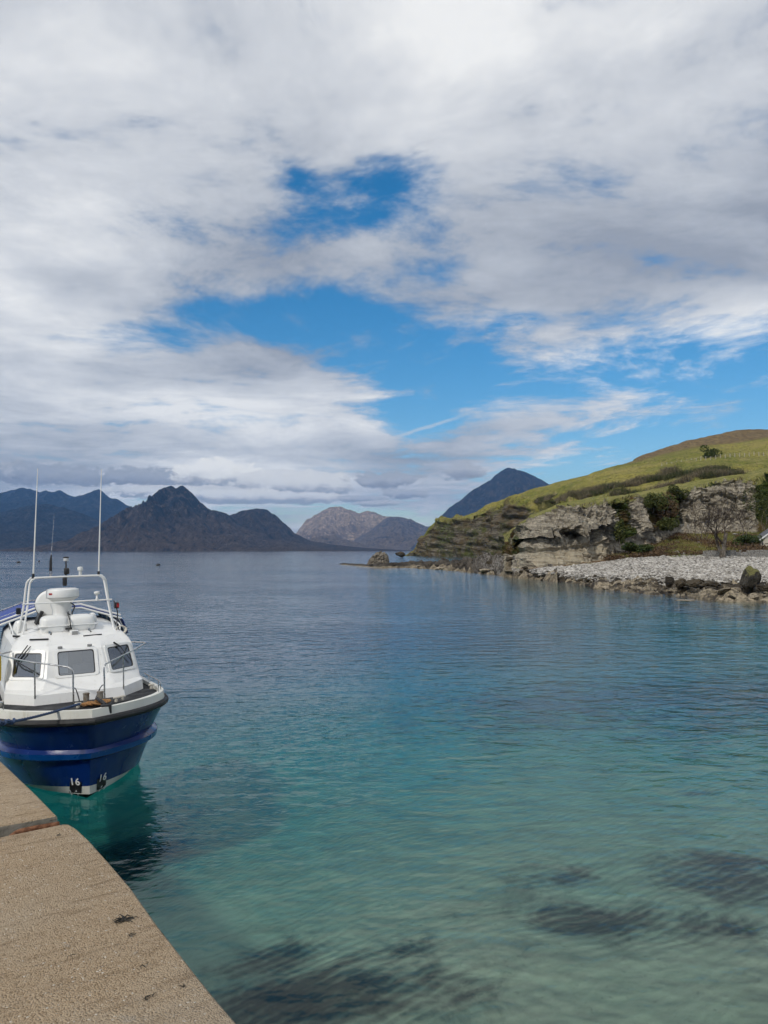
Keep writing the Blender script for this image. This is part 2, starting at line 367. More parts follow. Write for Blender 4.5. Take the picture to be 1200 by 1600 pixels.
sdist = shore_dist(SX, SY); front = (SY > 5)
dep = np.where(front, np.minimum(dep, np.clip(.12 * sdist, -1, 14) + .5), dep)
dep = np.clip(dep, .5, 14) + fbm(np.stack([SX * .3, SY * .3, 0 * SX], -1), 3) * .12
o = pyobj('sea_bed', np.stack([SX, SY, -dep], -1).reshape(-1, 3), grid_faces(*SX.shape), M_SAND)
tag(o, 'pale sand with dark weed beds and a painted boat reflection seen through the clear water', 'sea bed', kind='structure')

def water_mat(N):
    p = N.obj()
    q = N.n('ShaderNodeMapping', {'Vector': p, 'Rotation': (0, 0, R(-14)), 'Scale': (.62, 1, 1)}).outputs[0]
    gust = N.noise(N.scale(p, (.6, 1, 1)), .045, 4, .6); gust2 = N.noise(N.scale(p, (.35, 1, 1)), .012, 3, .55)
    amp = N.m('MULTIPLY', N.map(gust, .32, .66, .45, 1.25), N.map(gust2, .3, .7, .55, 1.25))
    h = N.m('ADD', N.m('MULTIPLY', N.noise(q, 1.35, 2, .5, .3), .24), N.m('MULTIPLY', N.noise(q, 3.6, 2, .55, .3), .095))
    h = N.m('ADD', h, N.m('MULTIPLY', N.noise(N.vm('ADD', q, (9, 4, 0)), 9.0, 2, .6), .016))
    h = N.m('MULTIPLY', h, amp)
    nm = N.bump(h, 1.0, .52)
    fr = N.n('ShaderNodeFresnel', {'IOR': 1.333, 'Normal': N.bump(h, 1.0, .15)}).outputs[0]
    gl = N.n('ShaderNodeBsdfGlossy', {'Color': (.95, .97, 1, 1), 'Roughness': .04, 'Normal': nm}).outputs[0]
    tr = N.n('ShaderNodeBsdfTransparent', {'Color': (.96, .98, .98, 1)}).outputs[0]
    s = N.n('ShaderNodeMixShader', {0: fr, 1: tr, 2: gl}).outputs[0]
    ab = N.n('ShaderNodeVolumeAbsorption', {'Color': (0.0, .86, .935, 1), 'Density': .23}).outputs[0]
    sc = N.n('ShaderNodeVolumeScatter', {'Color': (.10, .70, .95, 1), 'Density': .025, 'Anisotropy': .2}).outputs[0]
    N.out(s, N.n('ShaderNodeAddShader', {0: ab, 1: sc}).outputs[0])
M_WATER = material('sea_water', water_mat)
wr = np.concatenate([[0.01], np.geomspace(2, 16000, 90)]); wa = np.linspace(-math.pi, math.pi, 181)[:-1]
WR, WA = np.meshgrid(wr, wa, indexing='ij'); nA = len(wa)
top = np.stack([WR * np.sin(WA), WR * np.cos(WA), 0 * WR], -1).reshape(-1, 3)
bot = np.array([[16000 * math.sin(a), 16000 * math.cos(a), -18] for a in wa])
fc = [(i * nA + (k + 1) % nA, i * nA + k, (i + 1) * nA + k, (i + 1) * nA + (k + 1) % nA) for i in range(len(wr) - 1) for k in range(nA)]
e0 = (len(wr) - 1) * nA; b0 = len(wr) * nA
fc += [(e0 + k, e0 + (k + 1) % nA, b0 + (k + 1) % nA, b0 + k) for k in range(nA)] + [tuple(b0 + k for k in range(nA))]
o = pyobj('sea', np.concatenate([top, bot]), fc, M_WATER)
bm = bmesh.new(); bm.from_mesh(o.data); bmesh.ops.remove_doubles(bm, verts=bm.verts, dist=.02); bmesh.ops.recalc_face_normals(bm, faces=bm.faces); bm.to_mesh(o.data); bm.free()
tag(o, 'clear rippled turquoise and blue sea', 'sea', kind='structure')

# ---------------------------------------------------------------- right-hand land: lofts through shore, cliff and hill lines
def loft_rows(rows, pxs, steps):
    """rows: lists of knots (px, D, kind, value) with kind 'y' (photo row) or 'z' (height); returns (nrow, npx, 3)"""
    L = []
    for kn in rows:
        k = np.array([(a, d, (at(a, v, d).z if kd == 'y' else v)) for a, d, kd, v in kn])
        Dv = np.interp(pxs, k[:, 0], k[:, 1]); Z = np.interp(pxs, k[:, 0], k[:, 2])
        tz = (Z - EYE) / Dv; v = (tz * math.cos(PITCH) - math.sin(PITCH)) / (math.cos(PITCH) + tz * math.sin(PITCH))
        X = Dv * ((pxs - 600) / FPX) / (math.cos(PITCH) - v * math.sin(PITCH)); L.append(np.stack([X, Dv, Z], -1))
    out = []; par = []
    for i, s in enumerate(steps):
        t = np.linspace(0, 1, s, endpoint=(i == len(steps) - 1))
        for u in t: out.append(L[i] * (1 - u) + L[i + 1] * u); par.append(i + u)
    return np.array(out), np.array(par)
def normals(P):
    du = np.gradient(P, axis=0); dv = np.gradient(P, axis=1); n = np.cross(du, dv); n /= np.linalg.norm(n, axis=-1)[..., None] + 1e-9
    flip = (n[..., 1] > 0) & (np.abs(n[..., 2]) < .5) | (n[..., 2] < -.5); n[flip] *= -1; return n

def hill_mat(N):
    p = N.obj(); moor = N.attr('moor'); rock = N.attr('rock')
    a = N.noise(N.scale(p, (.5, 1, 2)), .035, 6, .6); b = N.noise(p, .22, 6, .65); c3 = N.noise(N.scale(p, (.4, .4, 3)), .5, 5, .65); tuft = N.noise(p, .9, 4, .65)
    g = N.mix(N.map(a, .40, .60), (.30, .26, .066), (.185, .19, .045))
    g = N.mix(N.map(b, .50, .66, 0, .85), g, (.33, .27, .115))
    g = N.mix(N.map(tuft, .54, .38, 0, .75), g, (.060, .066, .022))
    vb = N.noise(N.scale(p, (.6, 1, 2.5)), .013, 4, .6); g = N.mix(N.map(vb, .50, .62, 0, .6), g, (.30, .25, .10)); g = N.mix(N.map(vb, .46, .34, 0, .65), g, (.12, .13, .035))
    mo = N.mix(N.map(b, .4, .65), (.13, .090, .050), (.22, .165, .085))
    c = N.mix(N.map(N.m('ADD', moor, N.m('MULTIPLY', N.m('SUBTRACT', a, .5), .9)), .35, .65), g, mo)
    st = N.noise(N.scale(N.n('ShaderNodeMapping', {'Vector': p, 'Rotation': (R(3), R(-9), 0)}).outputs[0], (.05, .05, 1.0)), .75, 5, .7)
    rk = N.mix(N.map(st, .40, .60), (.115, .098, .075), (.22, .195, .155))
    rk = N.mix(N.map(b, .40, .56, 0, .95), rk, N.mix(N.map(a, .42, .58), (.085, .10, .028), (.13, .095, .05)))
    rk = N.mix(N.map(c3, .60, .40, 0, .6), rk, (.045, .037, .030))
    c = N.mix(N.map(N.m('ADD', rock, N.m('MULTIPLY', N.m('SUBTRACT', b, .5), .8)), .35, .65), c, rk)
    nm = N.bump(N.m('ADD', N.m('MULTIPLY', b, 2.0), N.m('ADD', c3, N.m('MULTIPLY', tuft, .7))), .8, 1.1)
    N.out(N.pbr(c, .95, nm, spec=.1))
M_HILL = material('hill_ground', hill_mat)
pxs = np.concatenate([np.arange(632, 1210, 1.25), np.arange(1210, 1710, 5)])
HILL = [
    [(632, 612, 'z', -1), (645, 600, 'z', -1), (660, 585, 'z', -1), (690, 555, 'z', -1), (720, 515, 'z', -1), (760, 470, 'z', -1), (800, 430, 'z', -1), (840, 390, 'z', -1), (870, 300, 'z', 2), (900, 215, 'z', 4), (1200, 205, 'z', 5), (1700, 190, 'z', 5)],
    [(632, 614, 'y', 868), (645, 608, 'y', 862), (660, 596, 'y', 842), (672, 585, 'y', 824), (690, 572, 'y', 815), (715, 535, 'y', 813), (740, 505, 'y', 806), (760, 490, 'y', 798), (800, 450, 'y', 786), (840, 400, 'y', 785), (870, 310, 'y', 784), (900, 225, 'y', 780), (960, 220, 'y', 772), (1000, 220, 'y', 768), (1060, 218, 'y', 754), (1120, 216, 'y', 742), (1200, 215, 'y', 738), (1700, 200, 'y', 730)],
    [(632, 616, 'y', 868), (645, 612, 'y', 860), (655, 604, 'y', 848), (670, 596, 'y', 824), (685, 590, 'y', 811), (715, 570, 'y', 809), (745, 540, 'y', 799), (760, 525, 'y', 789), (795, 495, 'y', 776), (832, 460, 'y', 764), (870, 445, 'y', 754), (920, 440, 'y', 742), (950, 440, 'y', 731.5), (987, 445, 'y', 722), (1025, 450, 'y', 712), (1075, 460, 'y', 700), (1112, 465, 'y', 694), (1150, 470, 'y', 690), (1200, 480, 'y', 682), (1700, 470, 'y', 650)],
    [(632, 650, 'z', -2), (685, 680, 'z', 10), (760, 640, 'z', 18), (920, 620, 'z', 22), (1200, 640, 'z', 40), (1700, 620, 'z', 50)]]
P, par = loft_rows(HILL, pxs, [46, 84, 16])
n = normals(P); t = par[:, None] + 0 * P[..., 0]
seacl = sstep(880, 800, pxs)[None, :] * (1 - sstep(.95, 1.25, t))            # rocky sea face of the headland
w = np.sin(np.pi * np.clip(t / 2, 0, 1)) ** .5 * (t < 2) + .25 * (t >= 2)
disp = fbm(P * .02, 5, .55) * 3.0 * w * sstep(0, .4, np.abs(t - 2)) + fbm(P * .12, 4, .55) * .5
strata = fbm(np.stack([P[..., 0] * .02, P[..., 1] * .02, (P[..., 2] + .2 * P[..., 0]) * .30], -1), 4, .6) * 2.0 + np.round(fbm(P * np.array([.05, .05, .12]), 3) * 3) * .7 + ridged(P * .045, 4) * 2.2
disp = disp + strata * seacl * np.clip(t * 4, 0, 1)
P2 = P + n * disp[..., None]
o = pyobj('hill', P2.reshape(-1, 3), grid_faces(*P.shape[:2]), M_HILL)
set_attr(o, 'rock', np.clip(seacl * 1.05 - .55 * sstep(.75, 1.0, t) * seacl, 0, 1)); set_attr(o, 'moor', .55 * sstep(1.7, 1.98, t) * sstep(930, 1000, pxs)[None, :])
tag(o, 'green grassy headland hill sloping down to a rocky point', 'hill', kind='structure')
HILL_P = P2; HILL_T = t

MOOR = [
    [(940, 520, 'z', 25), (1700, 520, 'z', 45)],
    [(940, 700, 'y', 760), (975, 720, 'y', 733), (987, 725, 'y', 721), (995, 730, 'y', 715), (1010, 735, 'y', 709.5), (1025, 740, 'y', 704), (1075, 750, 'y', 688), (1112, 755, 'y', 681), (1135, 760, 'y', 675), (1150, 765, 'y', 672), (1175, 770, 'y', 671), (1200, 775, 'y', 671), (1400, 790, 'y', 655), (1700, 780, 'y', 660)],
    [(940, 900, 'z', 30), (1700, 1000, 'z', 60)]]
pm = np.concatenate([np.arange(940, 1215, 2), np.arange(1215, 1710, 8)])
P, par = loft_rows(MOOR, pm, [40, 16]); t = par[:, None] + 0 * P[..., 0]
P = P + normals(P) * (fbm(P * .02, 4) * 2.0 * sstep(0, .3, np.abs(t - 1)) + fbm(P * .1, 3) * .7)[..., None]
o = pyobj('moor_ridge', P.reshape(-1, 3), grid_faces(*P.shape[:2]), M_HILL); set_attr(o, 'moor', np.ones(t.shape)); set_attr(o, 'rock', .9 * sstep(1000, 985, pm)[None, :] + 0 * t)
tag(o, 'brown heather moor ridge along the top of the green hill', 'hill', kind='structure')

# cliff
def cliff_mat(N):
    p = N.obj(); veg = N.attr('veg'); pale = N.attr('pale')
    q = N.n('ShaderNodeMapping', {'Vector': p, 'Rotation': (R(2), R(-5), 0)}).outputs[0]
    st = N.noise(N.scale(q, (.08, .08, 1.0)), 2.6, 6, .7); b = N.noise(p, .35, 7, .65); f = N.noise(p, 2.2, 5, .7); big = N.noise(p, .09, 4, .6)
    vert = N.noise(N.scale(p, (1, 1, .12)), .9, 5, .65)
    c = N.mix(N.map(st, .36, .62), (.23, .20, .155), (.46, .41, .32))
    c = N.mix(N.map(b, .45, .68, 0, .8), c, (.54, .49, .39))
    c = N.mix(N.map(vert, .52, .72, 0, .75), c, (.10, .088, .075))
    c = N.mix(N.map(f, .58, .40, 0, .5), c, (.075, .066, .056))
    pl = N.mix(N.map(st, .35, .65), (.33, .275, .19), (.50, .44, .33))
    c = N.mix(N.m('MULTIPLY', pale, N.map(b, .3, .6, .55, 1)), c, pl)
    v = N.map(N.m('ADD', veg, N.m('MULTIPLY', N.m('SUBTRACT', b, .5), 1.1)), .42, .66)
    vg = N.mix(N.map(big, .42, .58), (.040, .060, .014), (.095, .060, .028))
    vg = N.mix(N.map(f, .5, .7, 0, .7), vg, (.12, .13, .035))
    c = N.mix(v, c, vg)
    top = N.map(N.n('ShaderNodeSeparateXYZ', {0: N.n('ShaderNodeNewGeometry').outputs['Normal']}).outputs[2], .55, .85)
    c = N.mix(N.m('MULTIPLY', top, N.attr('turf')), c, N.mix(N.map(b, .4, .65), (.15, .155, .04), (.26, .23, .085)))
    h = N.m('ADD', N.m('MULTIPLY', st, 1.2), N.m('ADD', N.m('MULTIPLY', b, 1.0), N.m('MULTIPLY', f, .5)))
    N.out(N.pbr(c, .95, N.bump(h, .9, .45), spec=.1))
M_CLIFF = material('cliff_stone', cliff_mat)
cpx = np.concatenate([np.arange(788, 1205, .9), np.arange(1205, 1710, 6)])
CL = [
    [(788, 128, 'z', 1.0), (840, 118, 'z', .8), (900, 122, 'z', 1.0), (940, 128, 'z', 1.6), (985, 140, 'z', 2.8), (1020, 150, 'z', 4.0), (1060, 158, 'y', 836), (1120, 160, 'y', 832), (1200, 160, 'y', 832), (1700, 150, 'y', 830)],
    [(788, 131, 'y', 868), (840, 121.5, 'y', 866), (900, 127, 'y', 861), (940, 131, 'y', 852), (985, 145, 'y', 838), (1020, 154, 'y', 828), (1060, 160, 'y', 818), (1120, 162, 'y', 814), (1200, 162, 'y', 815), (1700, 152, 'y', 812)],
    [(788, 133, 'y', 858), (840, 124.5, 'y', 846), (865, 126.5, 'y', 843), (900, 129.5, 'y', 840), (935, 132.5, 'y', 830), (950, 133, 'y', 824), (985, 147, 'y', 820), (1060, 161, 'y', 800), (1120, 163, 'y', 797), (1200, 163, 'y', 800), (1700, 153, 'y', 790)],
    [(788, 134, 'y', 854), (835, 122.5, 'y', 838), (865, 123, 'y', 835), (900, 125, 'y', 832), (935, 129, 'y', 820), (950, 130, 'y', 815), (985, 148, 'y', 808), (1060, 162, 'y', 790), (1120, 163.5, 'y', 785), (1200, 163.5, 'y', 788), (1700, 154, 'y', 775)],
    [(788, 138, 'y', 846), (815, 134, 'y', 830), (830, 129, 'y', 814), (850, 128, 'y', 803), (872, 129, 'y', 795), (895, 130, 'y', 790), (940, 134, 'y', 786), (955, 137, 'y', 785), (985, 152, 'y', 781), (1030, 158, 'y', 775), (1065, 164, 'y', 767), (1090, 165, 'y', 764), (1125, 165, 'y', 755), (1140, 165, 'y', 750), (1155, 164.5, 'y', 748), (1164, 166, 'y', 754), (1172, 167.5, 'y', 756), (1185, 167, 'y', 748), (1200, 166, 'y', 741), (1700, 156, 'y', 715)],
    [(788, 190, 'y', 838), (830, 200, 'y', 806), (895, 215, 'y', 783), (985, 228, 'y', 772), (1060, 232, 'y', 755), (1140, 228, 'y', 741), (1200, 225, 'y', 733), (1700, 215, 'y', 705)]]
P, par = loft_rows(CL, cpx, [26, 26, 16, 46, 24]); t = par[:, None] + 0 * P[..., 0]; n = normals(P)
face = sstep(0, .4, t) * sstep(4.3, 3.8, t)
q = np.stack([P[..., 0], P[..., 1], P[..., 2] + .09 * P[..., 0]], -1)
strata = fbm(q * np.array([.05, .05, 1.0]), 4, .6) * .75
led = (cellrand(np.stack([np.floor(q[..., 0] * .12 + fbm(q * .1, 2) * .8), 0 * q[..., 0], np.floor(q[..., 2] * .75 + fbm(q * .12, 2) * .9)], -1)) - .5) * 1.3
blk = (cellrand(q * np.array([.38, .1, .55]) + fbm(q * .25, 3)[..., None] * .9) - .5) * 1.1
flute = ridged(q * np.array([.32, .15, .05]), 4, .55) * 1.0 - .6
fm = sstep(870, 930, cpx)[None, :]
vcr = (cellrand(np.stack([np.floor(q[..., 0] * .62 + fbm(q * np.array([.2, .2, .08]), 2) * .8), 0 * q[..., 0], np.floor(q[..., 2] * .16 + fbm(q * .1, 2))], -1)) - .5) * 1.5
disp = face * (strata * .7 + led * .8 + blk * .9 + vcr * (.35 + .75 * fm) + flute * (.25 + .6 * fm) + fbm(q * .07, 3) * 1.0 + fbm(q * .9, 3) * .25)
disp = disp * np.where(t < 1.05, .45, 1.0) + (1 - face) * fbm(P * .12, 4) * .6 * sstep(4.05, 4.3, t)
wa_ = sstep(.7, 0, np.abs(t - 4.0)) * 0
P = P + n * disp[..., None]
o = pyobj('cliff', P.reshape(-1, 3), grid_faces(*P.shape[:2]), M_CLIFF, None, False)
pxg = cpx[None, :] + 0 * t
veg = .20 + .75 * np.exp(-((pxg - 968) / 13) ** 2) * (t > .6) + .85 * np.exp(-((pxg - 1038) / 26) ** 2) * (t > 1.2) * (t < 4.2) + .7 * np.exp(-((pxg - 1196) / 16) ** 2) + .35 * sstep(3.75, 4.05, t) + .5 * sstep(845, 800, pxg) * (t > 1)
veg = np.where((t < 1.0), veg * sstep(940, 1000, pxg), veg)
set_attr(o, 'veg', np.clip(veg, 0, 1)); set_attr(o, 'pale', sstep(1.35, .7, t) * sstep(985, 930, pxg) * sstep(815, 850, pxg)); set_attr(o, 'turf', sstep(3.7, 4.0, t))
tag(o, 'weathered grey sandstone sea cliff with an undercut base', 'cliff', kind='structure')

# beach: rock shelf, shingle, bracken slope
def beach_mat(N):
    p = N.obj(); z = N.attr('zone')
    b = N.noise(p, .5, 6, .65); f = N.noise(p, 3.5, 5, .7); big = N.noise(p, .1, 4, .6)
    ck = N.n('ShaderNodeTexVoronoi', {'Vector': N.scale(p, (1, 1, 1)), 'Scale': 3.2, 'Randomness': 1.0}); cc = ck.outputs['Color']; cd = ck.outputs['Distance']
    cv = N.n('ShaderNodeSeparateColor', {0: cc}).outputs[0]
    sh = N.mix(cv, (.26, .245, .225), (.52, .50, .47)); sh = N.mix(N.map(cd, .32, .6, 0, .8), sh, (.06, .055, .05))
    rk = N.mix(N.map(b, .42, .6), (.055, .045, .034), (.34, .285, .20)); rk = N.mix(N.map(f, .55, .4, 0, .7), rk, (.04, .034, .026))
    gr = N.mix(N.map(b, .42, .6), (.075, .095, .022), (.15, .15, .045)); gr = N.mix(N.map(big, .46, .58, 0, .85), gr, (.13, .065, .030))
    c = N.mix(N.map(N.m('ADD', z, N.m('MULTIPLY', N.m('SUBTRACT', b, .5), .5)), .85, 1.15), rk, sh)
    c = N.mix(N.map(N.m('ADD', z, N.m('MULTIPLY', N.m('SUBTRACT', b, .5), .35)), 1.9, 2.1), c, gr)
    N.out(N.pbr(c, .9, N.bump(N.m('ADD', f, N.m('MULTIPLY', cd, -1.0)), .8, .12), spec=.2))
M_BEACH = material('beach_ground', beach_mat)
bpx = np.concatenate([np.arange(800, 1210, 1.2), np.arange(1210, 1710, 6)]); bw = water_D(bpx)
def kn(f): return [(float(a), float(f(a, w)[0]), 'z', float(f(a, w)[1])) for a, w in zip(bpx, bw)]
base = lambda a: (np.interp(a, [800, 840, 900, 940, 985, 1020, 1060, 1200, 1700], [126, 117, 120, 124, 124, 122, 120, 116, 108]), np.interp(a, [800, 840, 900, 940, 985, 1060, 1200, 1700], [1.4, 1.5, 1.9, 2.4, 3.0, 3.3, 3.5, 3.6]))
back = lambda a: (np.interp(a, [800, 940, 985, 1020, 1060, 1120, 1200, 1700], [132, 132, 146, 155, 163, 165, 165, 154]), np.interp(a, [800, 940, 985, 1020, 1060, 1120, 1200, 1700], [1.5, 2.6, 3.6, 5.2, 7.6, 8.2, 8.2, 8.2]))
BE = [kn(lambda a, w: (w - 9, -1.6)), kn(lambda a, w: (w, .02)), kn(lambda a, w: (w + (base(a)[0] - w) * .22, .85)), kn(lambda a, w: (w + (base(a)[0] - w) * .55, .55 * base(a)[1] + .3)), kn(lambda a, w: base(a)), kn(lambda a, w: back(a))]
P, par = loft_rows(BE, bpx, [10, 24, 24, 24, 30]); t = par[:, None] + 0 * P[..., 0]
rockz = sstep(.6, 1.0, t) * sstep(2.4, 1.9, t)
z_ = rockz * (np.abs(fbm(P * np.array([.25, .25, .2]), 4, .6)) * 1.1 - .22 + np.round(fbm(P * .12, 2) * 3) * .16) + (1 - rockz) * fbm(P * .2, 4) * .14 + sstep(4, 4.3, t) * fbm(P * .22, 4) * .6
P[..., 2] += z_
BEACH_P, BEACH_T = P, t
o_beach = pyobj('beach', P.reshape(-1, 3), grid_faces(*P.shape[:2]), M_BEACH)
set_attr(o_beach, 'zone', np.where(t < 2, sstep(1.0, 2.2, t) * .9, np.where(t < 4, 1.0 + .9 * sstep(3.75, 4.05, t), 2.6)) )
tag(o_beach, 'pale grey shingle beach with a rocky foreshore below the cliff', 'beach', kind='structure')

# rock spit
spx = np.arange(520, 872, 1.0); sw = water_D(spx)
topz = lambda a: np.interp(a, [520, 535, 575, 600, 640, 700, 740, 770, 800, 830, 872], [-.4, .12, .3, .55, .85, 1.5, 1.9, 2.7, 3.6, 3.9, 2.6])
def kn2(f): return [(float(a), float(f(a, w)[0]), 'z', float(f(a, w)[1])) for a, w in zip(spx, sw)]
SPR = [kn2(lambda a, w: (w - 5, -1.3)), kn2(lambda a, w: (w, .05 if a > 533 else -.3)), kn2(lambda a, w: (w + 3, min(.45, topz(a) * .6))), kn2(lambda a, w: (w + 12 + .03 * max(a - 700, 0), topz(a))), kn2(lambda a, w: (w + 24, topz(a) * .9)), kn2(lambda a, w: (w + 44, -1.4))]
P, par = loft_rows(SPR, spx, [10, 18, 34, 14, 14]); t = par[:, None] + 0 * P[..., 0]
amp = np.clip(topz(spx), .15, 2.2)[None, :] * sstep(.4, 1.0, t)
q = np.stack([P[..., 0], P[..., 1], P[..., 2]], -1)
ter = (np.abs(fbm(q * np.array([.22, .16, .2]), 4, .6)) - .3) * .8 + np.round(fbm(q * np.array([.1, .2, .1]), 3) * 4) * .17 + (cellrand(np.stack([q[..., 0] * .45 + fbm(q * .3, 2), q[..., 1] * .3, 0 * q[..., 0]], -1)) - .5) * .45
P[..., 2] += amp * ter
def spit_mat(N):
    p = N.obj(); low = N.attr('low'); b = N.noise(p, .55, 6, .65); f = N.noise(p, 2.5, 5, .7)
    c = N.mix(N.map(b, .4, .62), (.030, .025, .020), (.085, .072, .056)); c = N.mix(N.m('MULTIPLY', N.attr('slab'), N.map(f, .42, .6, 0, .85)), c, (.25, .235, .215))
    lo = N.mix(N.map(b, .35, .6), (.18, .145, .095), (.37, .31, .22)); lo = N.mix(N.map(f, .58, .42, 0, .7), lo, (.07, .058, .042))
    c = N.mix(N.map(N.m('ADD', low, N.m('MULTIPLY', N.m('SUBTRACT', b, .5), .9)), .35, .65), c, lo)
    N.out(N.pbr(c, .85, N.bump(N.m('ADD', f, b), .9, .3), spec=.25))
M_SPIT = material('spit_rock', spit_mat)
o_spit = pyobj('rock_spit', P.reshape(-1, 3), grid_faces(*P.shape[:2]), M_SPIT); set_attr(o_spit, 'low', sstep(1.9, 1.5, t)); set_attr(o_spit, 'slab', sstep(720, 770, spx)[None, :] * sstep(1.6, 2.2, t)); SPIT_P, SPIT_T = P, t
tag(o_spit, 'low dark rock spit running out from the cliff foot', 'rock', kind='structure')

# ---------------------------------------------------------------- haze
def haze_mat(N):
    N.out(None, N.n('ShaderNodeVolumePrincipled', {'Color': (.20, .48, 1, 1), 'Density': 4.3e-5, 'Anisotropy': .1}).outputs[0])
o = MB().box((0, 0, 590), (34000, 34000, 1222)).build('haze', material('haze_air', haze_mat))
tag(o, 'thin blue haze in the air over the sea', 'haze', kind='stuff')

# ---------------------------------------------------------------- pier
PIER_Z = EYE - 1.65
def pier_mat(N):
    p = N.obj(); q = N.n('ShaderNodeMapping', {'Vector': p, 'Rotation': (0, 0, R(-37))}).outputs[0]     # x runs inward from the edge, y along it
    agg = N.n('ShaderNodeTexVoronoi', {'Vector': p, 'Scale': 130.0, 'Randomness': 1.0}); av = N.n('ShaderNodeSeparateColor', {0: agg.outputs['Color']}).outputs[0]
    bigp = N.noise(p, 1.1, 5, .6); med = N.noise(p, 7, 5, .65); fine = N.noise(p, 60, 4, .7)
    tamp = N.noise(N.scale(q, (1.6, 9, 1)), 2.2, 5, .68, .5); tamp2 = N.noise(N.scale(q, (1.2, 22, 1)), 1.1, 3, .6)
    pit = N.noise(N.scale(q, (.45, 1, 1)), 24, 2, .5)
    c = N.mix(N.map(bigp, .35, .65), (.335, .243, .150), (.365, .283, .192))
    c = N.mix(N.map(av, .0, 1.0, .0, .40), c, (.50, .40, .28)); c = N.mix(N.map(av, .2, .05, 0, .55), c, (.16, .11, .066)); c = N.mix(N.map(av, .97, 1.0, 0, .8), c, (.58, .54, .47))
    c = N.mix(N.map(tamp, .50, .30, 0, .68), c, (.19, .13, .075))
    c = N.mix(N.map(med, .62, .75, 0, .45), c, (.30, .28, .245)); c = N.mix(N.map(fine, .42, .30, 0, .6), c, (.12, .085, .055))
    c = N.mix(N.map(pit, .72, .80, 0, .85), c, (.05, .04, .03))
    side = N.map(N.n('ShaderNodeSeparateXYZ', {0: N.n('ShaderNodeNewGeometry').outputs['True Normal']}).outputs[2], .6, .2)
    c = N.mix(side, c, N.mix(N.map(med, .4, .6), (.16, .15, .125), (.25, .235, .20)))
    h = N.m('ADD', N.m('MULTIPLY', tamp, .7), N.m('ADD', N.m('MULTIPLY', tamp2, .25), N.m('ADD', N.m('MULTIPLY', fine, .22), N.m('MULTIPLY', agg.outputs['Distance'], -.35))))
    c = N.mix(N.map(N.noise(p, .55, 4, .6), .52, .66, 0, .35), c, (.27, .235, .185))
    h = N.m('SUBTRACT', h, N.m('MULTIPLY', N.map(pit, .72, .82), .5))
    N.out(N.pbr(c, .93, N.bump(h, .9, .018), spec=.2))
M_PIER = material('tamped_concrete', pier_mat)
def slab(name, outline, label, zt=PIER_Z, zb=-1.9):
    bm = bmesh.new(); vt = [bm.verts.new((x, y, zt)) for x, y in outline]; f = bm.faces.new(vt)
    if f.normal.z < 0: f.normal_flip()
    r = bmesh.ops.extrude_face_region(bm, geom=[f]); vs_ = [v for v in r['geom'] if isinstance(v, bmesh.types.BMVert)]
    for v in vs_: v.co.z = zb
    bmesh.ops.recalc_face_normals(bm, faces=bm.faces)
    es = [e for e in bm.edges if all(abs(v.co.z - zt) < 1e-5 for v in e.verts)]
    bmesh.ops.bevel(bm, geom=es, offset=.028, segments=3, profile=.5, affect='EDGES')
    me = bpy.data.meshes.new(name); bm.to_mesh(me); bm.free(); me.materials.append(M_PIER)
    for p in me.polygons: p.use_smooth = True
    me.set_sharp_from_angle(angle=R(28))
    return tag(link(name, me), label, 'pier')
IN = Vector((-.80, -.60))                                     # from the edge inward
E1 = [(.85, .85), (-.10, 2.2), (-.50, 2.77), (-.63, 2.95), (-.76, 3.14), (-1.01, 3.51), (-1.243, 3.875), (-1.47, 4.195), (-1.69, 4.50), (-1.82, 4.665), (-1.90, 4.745), (-1.94, 4.75)]
k0 = Vector(E1[-1])
near = E1 + [tuple(k0 + IN * d + Vector((.6, -.8)) * w) for d, w in ((.10, .0), (.35, .004), (.46, .035), (.56, .04), (1.2, .03), (6, .0))]
tail = Vector((.85, .85)) + IN * 6 + Vector((.6, -.8)) * 4
near += [(tail.x, tail.y), (.85 + 2.4, .85 - 3.2)]
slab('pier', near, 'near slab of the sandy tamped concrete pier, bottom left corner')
k1 = Vector((-2.045, 4.905)); far_end = k1 + Vector((-.62, .785)) * 9
farp = [(k1.x, k1.y), (-2.40, 5.37), (-3.05, 6.195), tuple(far_end)] + [tuple(far_end + IN * 6), tuple(k1 + IN * 6 - Vector((-.6, .8)) * .02)]
farp += [tuple(k1 + IN * d + Vector((.6, -.8)) * w) for d, w in ((.9, .06), (.56, .075), (.46, .03), (.35, -.01), (.1, .0))]
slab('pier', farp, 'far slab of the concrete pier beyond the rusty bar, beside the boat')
fill = [tuple(k0 + IN * d + Vector((-.6, .8)) * w) for d, w in ((.04, -.03), (6, -.03), (6, .3), (.04, .3))]
slab('pier_joint', fill, 'recessed joint strip between the two pier slabs', PIER_Z - .085, -1.9)['category'] = 'joint'
def rust_mat(N):
    p = N.obj(); b = N.noise(p, 30, 5, .7)
    N.out(N.pbr(N.mix(N.map(b, .35, .65), (.085, .034, .018), (.24, .115, .062)), .9, N.bump(b, .8, .006), spec=.2))
M_RUST = material('rusty_iron', rust_mat)
j = k0 + Vector((-.6, .8)) * .075
bp = [j + IN * d for d in (.01, .09, .16, .22, .25)]
pts = [(b.x, b.y, PIER_Z - .030 + dz) for b, dz in zip(bp, (.0, .002, .004, .002, -.004))]
e = Vector(pts[-1]); pts += [tuple(e + Vector((-.008, -.045, -.008))), tuple(e + Vector((.022, -.058, -.012))), tuple(e + Vector((.10, -.015, -.014)))]
tag(MB().tube(smooth_path(pts, 6), .021, 12).build('iron_bar', M_RUST, smooth=True, angle=60), 'rusty bent iron bar lying in the joint between the pier slabs', 'iron bar')

